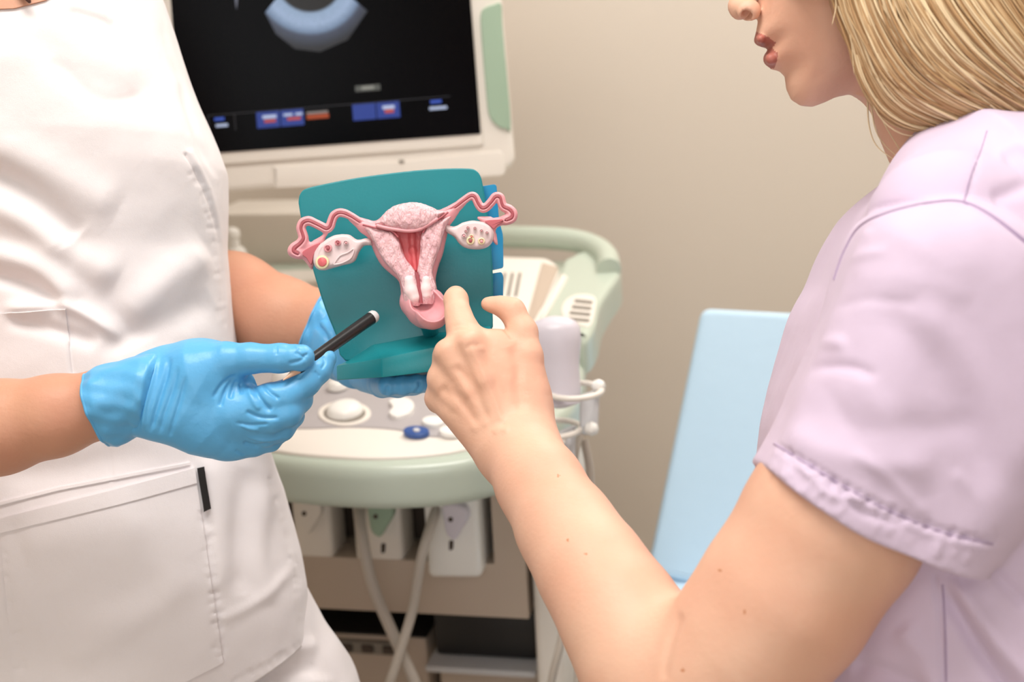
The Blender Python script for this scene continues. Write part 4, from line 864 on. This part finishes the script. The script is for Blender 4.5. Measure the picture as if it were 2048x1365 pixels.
# upper arm, elbow, forearm
f.chain([(1860, 560, .965, 150), (1760, 880, .955, 168), (1665, 1048, .953, 172), (1565, 1200, .958, 164), (1480, 1310, .963, 150), (1400, 1385, .972, 138), (1345, 1420, .985, 128)], .02)
f.chain([(1345, 1425, .985, 128), (1290, 1325, 1.005, 124), (1235, 1222, 1.03, 112), (1180, 1135, 1.06, 100), (1130, 1055, 1.09, 89), (1080, 970, 1.125, 78), (1035, 900, 1.155, 72)], .02)
# back of the hand
f.chain([(1020, 880, 1.158, 68), (980, 800, 1.172, 84), (950, 755, 1.178, 84)], .014, (FH, .52))
f.chain([(1045, 900, 1.155, 58), (1030, 810, 1.172, 46), (1030, 740, 1.182, 34)], .02, (FH, .7))
f.chain([(1000, 850, 1.162, 58), (985, 765, 1.172, 70), (998, 718, 1.178, 44)], .012, (FH, .5))
# metacarpal rays / knuckles
f.chain([(1010, 860, 1.148, 15), (968, 760, 1.150, 11), (936, 684, 1.155, 22)], .009)
f.chain([(1000, 865, 1.150, 15), (940, 780, 1.154, 11), (894, 704, 1.162, 26)], .008)
f.chain([(990, 870, 1.154, 15), (920, 805, 1.160, 11), (883, 758, 1.172, 26)], .008)
f.chain([(980, 880, 1.158, 17), (905, 825, 1.168, 13), (874, 798, 1.182, 25)], .008)
# index finger (points up and away), others curled under
f.chain([(936, 690, 1.168, 32), (922, 652, 1.178, 27), (916, 628, 1.184, 24), (912, 600, 1.193, 22.5), (912, 592, 1.2, 20)], .010, kj=.006)
f.chain([(896, 712, 1.175, 29), (900, 706, 1.192, 24), (925, 730, 1.198, 21), (950, 745, 1.195, 18)], .006)
f.chain([(886, 762, 1.186, 28), (888, 752, 1.198, 23), (915, 770, 1.203, 20), (940, 780, 1.2, 17)], .006)
f.chain([(877, 802, 1.195, 26), (880, 795, 1.205, 21), (905, 805, 1.21, 18), (930, 812, 1.2, 16)], .006)
f.chain([(960, 790, 1.185, 56), (930, 770, 1.19, 44)], .012)
# thumb
f.chain([(1065, 870, 1.160, 28), (1064, 790, 1.168, 27), (1058, 712, 1.175, 26), (1046, 664, 1.183, 28), (1024, 622, 1.188, 25), (1000, 612, 1.19, 18), (980, 609, 1.192, 13), (974, 608, 1.193, 11)], .008, kj=.005)
HF = [([(1020, 860), (1000, 800), (972, 740), (948, 700)], 16, -.0012), ([(975, 850), (945, 780), (908, 728)], 11, -.0022), ([(955, 855), (915, 800), (876, 776)], 11, -.0020), ([(1005, 850), (990, 800), (965, 740), (940, 690)], 6, .0010), ([(980, 862), (950, 805), (905, 735)], 7, .0007), ([(958, 868), (925, 822), (890, 775)], 7, .0007),
      ([(1046, 830), (1036, 780), (1036, 730), (1020, 690)], 12, -.0022), ([(985, 868), (1000, 858), (1020, 862)], 8, .0008), ([(975, 858), (992, 846), (1012, 850)], 7, -.0006), ([(1006, 652), (1014, 664), (1028, 680)], 4, -.0014),
      ([(905, 655), (920, 650), (940, 654)], 3, -.0005), ([(906, 662), (922, 658), (940, 662)], 3, -.0005), ([(930, 700), (945, 690), (958, 694)], 5, -.0007), ([(1010, 790), (980, 720), (960, 690)], 5, .0008), ([(1364, 1222), (1340, 1290), (1325, 1365)], 9, -.0014)]
hand = f.mesh()
# head
HD = 1.13
g = Field([.13, .045, 1.00], [.46, .50, 1.27], .0014)
prof = [(1560, -330), (1510, -240), (1492, -170), (1500, -120), (1513, -70), (1516, -20), (1517, 20), (1516, 48), (1512, 66), (1513, 82), (1522, 92), (1537, 96), (1534, 106), (1535, 126), (1543, 138), (1560, 141), (1571, 152), (1573, 176), (1583, 199), (1602, 211), (1626, 213), (1648, 205), (1672, 194), (1700, 188), (1740, 192), (1800, 170), (1870, 120), (1940, 40), (1970, -80), (1950, -220), (1880, -320), (1760, -380), (1650, -380)]
P2 = np.array([((x - 1024) * HD / F, -(y - 682.5) * HD / F) for x, y in prof]); sd = sd_poly(g.ax[0][:, None], g.ax[1][None, :], P2)
s_in = np.maximum(-sd, 0).astype(np.float64)
def blur(a, r):
    for ax_i in (0, 1):
        for _ in range(3):
            c = np.cumsum(np.concatenate([np.repeat(a.take([0], ax_i), r + 1, ax_i), a, np.repeat(a.take([-1], ax_i), r, ax_i)], ax_i), ax_i); n = a.shape[ax_i]
            a = (c.take(range(2 * r + 1, 2 * r + 1 + n), ax_i) - c.take(range(0, n), ax_i)) / (2 * r + 1)
    return a
b1, b2 = blur(s_in, 2), blur(s_in, 7); w1 = np.clip(s_in / .006, 0, 1); w2 = np.clip((s_in - .004) / .014, 0, 1); s_in = (1 - w1) * s_in + w1 * ((1 - w2) * b1 + w2 * b2); wy = np.interp(-g.ax[1], [-.45, -.35, -.22], [1, 1, 1])
yy = g.ax[1][None, :]; yj = np.interp(yy, [.185, .215, .26, .32, .40], [.60, .72, .86, .95, 1.0])
wdt = .078 * yj * (1 - np.exp(-s_in / .021))
Z = g.ax[2][None, None, :] - HD; e0 = .006
val = (np.sqrt(Z * Z + e0 * e0) - e0 - wdt[:, :, None]) * .62; val = np.where(sd[:, :, None] > 0, np.maximum(sd[:, :, None], val), val)
g.D = np.minimum(g.D, val.astype(np.float32))
g.chain([(1508, -80, HD, 16), (1490, -30, HD, 18), (1477, 10, HD, 19)], .007)                        # nose
g.chain([(1477, 14, HD, 19.5), (1480, 20, HD, 20)], .004)
for dz in (-.011, .011): g.ball((1497, 20, HD + dz), .0088, .005, (1.1, 1, .8))
for dz in (-.0085, .0085): g.ball((1491, 33, HD + dz * .9), .0042, .0015, (1.5, 1.1, .9), 's')
g.chain([(1488, 32, HD - .022, 7), (1492, 30, HD - .014, 10), (1494, 24, HD - .005, 9)], .001, op='s'); g.chain([(1496, 32, HD - .022, 6), (1498, 30, HD - .012, 8)], .001, op='s')
g.chain([(1521, 78, HD - .014, 8), (1519, 80, HD, 9), (1521, 78, HD + .014, 8)], .003); g.chain([(1542, 118, HD - .013, 11), (1540, 118, HD, 11), (1542, 118, HD + .013, 11)], .004)
g.chain([(1542, 94, HD - .013, 1.5), (1552, 87, HD - .029, 2.5)], .002, op='s')
g.chain([(1840, 100, HD, 132), (1900, 240, HD + .0, 128), (1960, 360, HD - .02, 150)], .018)
g.chain([(1805, -20, HD - .076, 16), (1800, -60, HD - .078, 24)], .006)
hm = g.mesh()
# trunk and legs
TX, TY = P(1880, 700, 1.12).x, P(1880, 700, 1.12).y
b = bbox_field([(TX - .2, TY - .3, .02), (TX + .2, TY + .3, 1.3)], .03, .007)
wseg(b, (TX + .05, TY - .1, 1.17), (TX + .05, TY + .1, 1.17), .06, .06); wseg(b, (TX + .04, TY, 1.15), (TX, TY, .9), .10, .12, .04, ((1, 0, 0), .75))
wseg(b, (TX + .05, TY + .14, 1.17), (TX - .01, TY + .2, .95), .042, .038, .02); wseg(b, (TX - .01, TY + .2, .95), (TX - .1, TY + .16, .78), .038, .03, .02)
for s in (-1, 1): wseg(b, (TX, TY + s * .09, .85), (TX, TY + s * .09, .46), .08, .055, .02); wseg(b, (TX, TY + s * .09, .46), (TX + .02, TY + s * .09, .08), .052, .036, .02); wseg(b, (TX + .02, TY + s * .09, .05), (TX - .14, TY + s * .09, .035), .034, .028, .02)
pat = fieldmesh('person', [hand, hm, b], M['skin_p'], None, 1, HF, noise=lambda V: lattice(V, 30, 17) * .0002)
tag(pat, 'blond person in a lilac t-shirt seen in profile, pointing a forefinger at the teaching model', 'person')
# lip colour, nostril and nail belong to the skin surface
for k_ in ('lips', 'mole'): pat.data.materials.append(M[k_])
me = pat.data; n = len(me.polygons); cen = np.empty(n * 3); me.polygons.foreach_get('center', cen); cw = cen.reshape(-1, 3) + ORG[pat.name]; cx = pxof(to_cam(cw)); dd = to_cam(cw)[:, 2]
def inpoly(pts, pl):
    sd = np.zeros(len(pts), bool); pl = np.array(pl)
    for i in range(len(pl)):
        a, b_ = pl[i], pl[(i + 1) % len(pl)]; c = ((a[1] > pts[:, 1]) != (b_[1] > pts[:, 1])); sd ^= c & (pts[:, 0] < (b_[0] - a[0]) * (pts[:, 1] - a[1]) / (b_[1] - a[1] + 1e-9) + a[0])
    return sd
idx = np.zeros(n, np.int32)
lipm = (inpoly(cx, crv([(1500, 62), (1518, 66), (1532, 72), (1546, 82), (1552, 87), (1545, 96), (1556, 108), (1552, 126), (1545, 138), (1530, 142), (1500, 120)], 4))) & (np.abs(dd - HD) < .034)
idx[lipm] = 1
for mx_, my_, mr_ in ((1117, 952, 3), (1135, 1081, 2.5), (1172, 1109, 3), (1440, 1142, 4), (1490, 1225, 4), (1366, 1342, 4)): idx[((cx - (mx_, my_)) ** 2).sum(1) < mr_ ** 2] = 2
me.polygons.foreach_set('material_index', idx); me.update()
# t-shirt
f = Field([.14, -.50, .84], [.60, .19, 1.31], .0023)
tor = [(1822, 328), (1795, 352), (1760, 380), (1708, 430), (1668, 500), (1638, 570), (1600, 650), (1568, 760), (1538, 900), (1530, 1100), (1545, 1300), (1560, 1700), (2150, 1700), (2250, 1000), (2290, 600), (2230, 360), (2120, 262), (2030, 252), (1960, 246), (1890, 240), (1850, 285)]
f.poly(crv(tor, 4), 1.10, .185, .14)
f.chain([(1880, 330, 1.06, 80), (1890, 440, .985, 150)], .03)
neck = [(1840, 100, HD, 131), (1900, 240, HD, 127), (1960, 360, HD - .02, 149)]
f.chain(neck, .002, op='s')
slv = [(1722, 446), (1780, 414), (1860, 402), (1925, 404), (2010, 440), (2080, 520), (2130, 700), (2130, 900), (2060, 1020), (1966, 1138), (1900, 1260), (1700, 1240), (1480, 1080), (1480, 980), (1518, 926), (1554, 860), (1594, 770), (1630, 690), (1664, 590), (1692, 500)]
f2 = Field([.14, -.50, .84], [.60, .19, 1.31], .0023)
f2.poly(crv(slv, 4), .955, .072, .056)
hemline = [(1380, 800), (1490, 895), (1518, 928), (1550, 962), (1610, 1008), (1690, 1055), (1760, 1085), (1830, 1112), (1900, 1132), (1966, 1142), (2030, 1150)]
f2.poly(crv(hemline, 3, False) + [(2030, 1500), (1300, 1500), (1300, 800)], .955, .2, .0, 0, 's')
f2.chain([(1735, 1000, .955, 150), (1665, 1060, .953, 179), (1565, 1210, .958, 172)], .002, op='s')
h_ = np.clip(.5 + .5 * (f.D - f2.D) / .003, 0, 1); f.D = f.D + (f2.D - f.D) * h_ - .003 * h_ * (1 - h_); del f2, h_
SF = [([(1665, 470), (1700, 440), (1780, 410), (1860, 402), (1925, 404), (2000, 440), (2060, 490)], 5, -.003, 1), ([(1640, 530), (1700, 455), (1790, 420), (1925, 415)], 9, .0015), ([(1600, 660), (1640, 560), (1690, 480), (1740, 440)], 9, -.006), ([(1625, 590), (1680, 500), (1740, 450)], 14, .004),
      ([(1590, 740), (1640, 690), (1700, 690)], 14, .004), ([(1580, 780), (1620, 740), (1700, 735), (1760, 760)], 12, -.004), ([(1600, 560), (1680, 520), (1780, 500)], 10, .002), ([(1700, 560), (1820, 560), (1950, 600)], 24, .0015), ([(1660, 620), (1740, 600), (1850, 610)], 12, -.0015),
      ([(1550, 850), (1640, 900), (1760, 930), (1880, 930)], 26, .0035), ([(1600, 800), (1700, 850), (1850, 860), (1980, 840)], 34, -.0035), ([(1740, 600), (1840, 700), (1920, 830), (1990, 1000)], 34, -.004), ([(1820, 600), (1920, 700), (2000, 830), (2060, 980)], 34, .004), ([(1700, 740), (1780, 850), (1850, 1000)], 30, .003), ([(1640, 760), (1720, 890), (1790, 1020)], 22, -.0022), ([(1900, 940), (1960, 1000), (1990, 1080)], 14, .002),
      ([(1545, 885), (1640, 940), (1760, 1010), (1880, 1060), (1985, 1085)], 4, -.0022, 1), ([(1540, 900), (1630, 955), (1750, 1022), (1870, 1072), (1975, 1100)], 7, .0014, 1),
      ([(1600, 930), (1660, 990), (1740, 1000)], 9, .003), ([(1650, 950), (1720, 1020), (1820, 1050)], 8, -.003), ([(1700, 900), (1780, 960), (1860, 1040)], 12, .003),
      ([(1930, 410), (1945, 360), (1960, 300), (1975, 262)], 3, -.0016, 1), ([(1990, 320), (2030, 290), (2060, 300)], 12, .003), ([(1980, 400), (2030, 380), (2070, 360)], 16, -.004), ([(2000, 300), (2040, 340), (2080, 380)], 10, -.003),
      ([(1900, 1150), (2000, 1290), (2100, 1400)], 20, .010), ([(1880, 1170), (1960, 1300), (2040, 1420)], 18, -.010), ([(1800, 1250), (1850, 1320), (1880, 1420)], 26, .006), ([(1700, 1330), (1780, 1350), (1900, 1420)], 20, -.006), ([(1980, 1140), (2060, 1220)], 14, -.006), ([(1870, 1150), (1880, 1260), (1885, 1365)], 4, -.002, 1)]
SF = [(l[0], l[1], l[2] * (.65 if l[1] > 8.5 else .8)) + tuple(l[3:]) for l in SF]
SF += puckers([(1550, 890), (1760, 1012), (1980, 1085)], 30, 6, -.0014, 22) + puckers([(1552, 930), (1760, 1050), (1960, 1118)], 16, 8, .0012, 26)
shirt = fieldmesh('t_shirt', f, M['lilac'], pat, 2, SF, noise=lambda V: lattice(V, 9, 40) * .0016 + lattice(V, 28, 41) * .0004)
bvs = bvh_of(shirt)
def seam(name, bv, path, r, m, par):
    pts = []
    for x, y in crv(path, 10, False):
        h = bv.ray_cast(CAM, R(x, y).normalized(), 4)
        if h[0] is not None: pts.append(h[0] - R(x, y).normalized() * r * .1)
    return tube(name, pts, r, m, par, 6)
seam('shoulder_seam', bvs, [(1668, 560), (1690, 500), (1722, 452), (1780, 424), (1860, 406), (1925, 404), (1985, 432), (2060, 490)], .0011, M['seam'], shirt)
seam('hem_stitching', bvs, [(1548, 888), (1640, 945), (1760, 1014), (1880, 1064), (1985, 1090)], .0007, M['seam'], shirt)
seam('yoke_seam', bvs, [(1928, 402), (1942, 350), (1962, 300), (1974, 262)], .0006, M['seam'], shirt)
seam('side_seam', bvs, [(1885, 1170), (1890, 1260), (1892, 1365)], .0008, M['seam'], shirt)
# jeans and shoes
ft = bbox_field([(TX - .2, TY - .22, .08), (TX + .2, TY + .22, .95)], .03, .007)
wseg(ft, (TX, TY - .07, .88), (TX, TY + .07, .88), .125, .125, .03)
for s in (-1, 1): wseg(ft, (TX, TY + s * .09, .85), (TX, TY + s * .09, .46), .1, .07, .02); wseg(ft, (TX, TY + s * .09, .46), (TX + .02, TY + s * .09, .1), .068, .055, .02)
fieldmesh('jeans', ft, M['jeans'], pat, 2)
for s in (-1, 1):
    fz = bbox_field([(TX - .16, TY + s * .09, 0), (TX + .06, TY + s * .09, .08)], .07, .004)
    wseg(fz, (TX + .03, TY + s * .09, .045), (TX - .15, TY + s * .09, .03), .042, .036, .02); fz.half(wc(0, 0, .004), -up); fieldmesh('shoe', fz, M['white'], pat, 2)
# hair: inner mass and many locks
G = [[(1640, -260, 1.08), (1655, -120, 1.062), (1668, -10, 1.052), (1700, 80, 1.052), (1722, 160, 1.055), (1755, 218, 1.058), (1810, 252, 1.055), (1880, 262, 1.05), (1960, 290, 1.06), (2060, 380, 1.08)],
     [(1670, -300, 1.06), (1690, -150, 1.045), (1712, -10, 1.035), (1745, 80, 1.032), (1790, 155, 1.032), (1850, 205, 1.034), (1920, 235, 1.036), (2000, 262, 1.045), (2080, 330, 1.07), (2140, 450, 1.09)],
     [(1720, -340, 1.06), (1750, -180, 1.035), (1780, -30, 1.022), (1815, 50, 1.02), (1870, 125, 1.02), (1940, 180, 1.022), (2010, 222, 1.03), (2080, 265, 1.045), (2140, 350, 1.07), (2180, 480, 1.1)],
     [(1790, -350, 1.06), (1830, -200, 1.03), (1865, -60, 1.018), (1905, 20, 1.012), (1965, 95, 1.012), (2030, 155, 1.02), (2090, 205, 1.035), (2150, 270, 1.055), (2190, 380, 1.08), (2210, 520, 1.1)],
     [(1860, -350, 1.07), (1920, -210, 1.04), (1965, -80, 1.022), (2005, 0, 1.018), (2060, 80, 1.022), (2110, 150, 1.035), (2160, 220, 1.05), (2200, 300, 1.07), (2230, 420, 1.1), (2240, 560, 1.12)],
     [(1920, -320, 1.10), (1990, -200, 1.07), (2035, -80, 1.055), (2070, 0, 1.05), (2110, 80, 1.055), (2150, 160, 1.07), (2190, 240, 1.09), (2225, 330, 1.11), (2245, 450, 1.13), (2250, 600, 1.15)],
     [(1940, -280, 1.16), (2010, -180, 1.16), (2060, -60, 1.16), (2090, 20, 1.16), (2130, 100, 1.16), (2165, 180, 1.16), (2200, 260, 1.17), (2235, 350, 1.17), (2250, 470, 1.17), (2255, 620, 1.17)],
     [(1720, -340, 1.20), (1750, -180, 1.225), (1780, -30, 1.235), (1815, 50, 1.238), (1870, 125, 1.238), (1940, 180, 1.236), (2010, 222, 1.23), (2080, 265, 1.22), (2140, 350, 1.20), (2180, 480, 1.19)],
     [(1640, -260, 1.18), (1655, -120, 1.2), (1668, -10, 1.21), (1700, 80, 1.21), (1722, 160, 1.205), (1765, 218, 1.2), (1820, 252, 1.2), (1890, 262, 1.2), (1980, 290, 1.19), (2080, 380, 1.18)]]
GC = np.array([[tuple(cc(*p)) for p in crv(g_, 4, False)] for g_ in G])       # guides x points x 3
def gpt(u, off):
    i = min(int(u), len(GC) - 2); t = u - i; a, b_, c, d = GC[max(i - 1, 0)], GC[i], GC[i + 1], GC[min(i + 2, len(GC) - 1)]
    return 0.5 * (2 * b_ + (c - a) * t + (2 * a - 5 * b_ + 4 * c - d) * t * t + (3 * b_ - a - 3 * c + d) * t ** 3)
hroot = bpy.data.objects.new('hair', None)
# inner sheet
uu = np.linspace(0, len(GC) - 1, 150); gridp = np.array([gpt(u, 0) for u in uu]); cenh = np.mean(gridp.reshape(-1, 3), 0)
rip = (np.sin(uu * 23) + np.sin(uu * 61 + 1) * .6)[:, None] * np.ones(gridp.shape[1])[None]
gridp[:, :, 2] += np.sign(gridp[:, :, 2] - 1.13) * -.004 + rip * .0008
m_, n_ = gridp.shape[:2]; Q = np.array([(i * n_ + j, i * n_ + j + 1, (i + 1) * n_ + j + 1, (i + 1) * n_ + j) for i in range(m_ - 1) for j in range(n_ - 1)])
hair = orient(mk('hair', to_world(gridp.reshape(-1, 3)), Q, M['hair'], pat, True)); so = hair.modifiers.new('solid', 'SOLIDIFY'); so.thickness = .004; so.offset = 0
fc = Field([.2, .2, 1.0], [.46, .5, 1.27], .004); fc.ball((1760, -160, HD), .108, .02, (1, 1.0, .86)); fc.ball((1830, -60, HD), .098, .02, (1, .9, .9))
fc.chain([(1490, -170, HD, 45), (1540, -112, HD - .055, 42), (1620, -76, HD - .08, 40), (1680, -60, HD - .085, 44)], .02)  # unseen fringe added to keep direct light off the near cheek
fieldmesh('crown_and_shade_fringe', fc, M['hair'], pat, 2)
geo = {0: [], 1: [], 2: []}; HR = np.random.RandomState(12); ncl = 70; clump = HR.uniform(0, len(GC) - 1, ncl)
for i in range(1500):
    u = np.clip(clump[HR.randint(ncl)] + HR.normal() * .10, 0, len(GC) - 1) if i % 3 else HR.uniform(0, 5.5)
    p = gpt(u, 0).copy(); n0 = len(p); tt = np.linspace(0, 1, n0); out = np.sign(1.13 - p[:, 2]).mean(); out = 1 if out >= 0 else -1
    lift = HR.uniform(-.002, .006); ph = HR.uniform(0, 6.3, 3); am = HR.uniform(.0006, .003) if i % 12 else .006
    p[:, 2] -= out * (lift + am * .5 * np.sin(tt * 7 + ph[0])); p[:, 0] += am * np.sin(tt * 5 + ph[1]); p[:, 1] += am * np.sin(tt * 6 + ph[2])
    e = int(n0 * HR.uniform(.72, 1.0)); s0 = 0 if i % 5 else int(n0 * HR.uniform(0, .25))
    p = p[s0:e]; r0 = HR.uniform(.0004, .0013); rr = [r0 * min(1, 3 * min(k + .4, len(p) - k) / len(p)) for k in range(len(p))]
    geo[(int(abs(math.sin(u * 9.3) * 3.7 + math.sin(u * 23) * 2)) % 3) if HR.rand() < .7 else HR.choice([0, 1, 2])].append(tube_geo(to_world(p), rr, 5))
for w_ in ([(1735, 200, 1.1), (1738, 250, 1.1), (1752, 290, 1.1), (1785, 318, 1.09), (1815, 338, 1.08)], [(1742, 210, 1.1), (1752, 262, 1.1), (1775, 296, 1.1), (1818, 332, 1.08)], [(1748, 205, 1.1), (1770, 250, 1.09), (1800, 300, 1.08), (1822, 330, 1.07)], [(1665, -30, 1.045), (1672, 10, 1.042), (1664, 50, 1.04)], [(1680, -40, 1.045), (1700, 60, 1.042), (1708, 150, 1.045)]):
    p = np.array([cc(*q) for q in crv(w_, 6, False)]); geo[1].append(tube_geo(to_world(p), list(np.linspace(.0007, .0002, len(p))), 5))
V, Fc = join_geo(geo[0] + geo[1] + geo[2]); lk = mk('hair_locks', np.array(V), Fc, M['hair'], hair, True)
M['hair_m'] = mat('dark_blond_hair', srgb(176, 138, 96), .42); lk.data.materials.append(M['hair_l']); lk.data.materials.append(M['hair_m'])
cnt = [sum(len(g_[1]) for g_ in geo[k]) for k in (0, 1, 2)]; lk.data.polygons.foreach_set('material_index', np.repeat([0, 1, 2], cnt).astype(np.int32)); lk.data.update(); tag(lk, kind='stuff')
bpy.data.objects.remove(hroot)
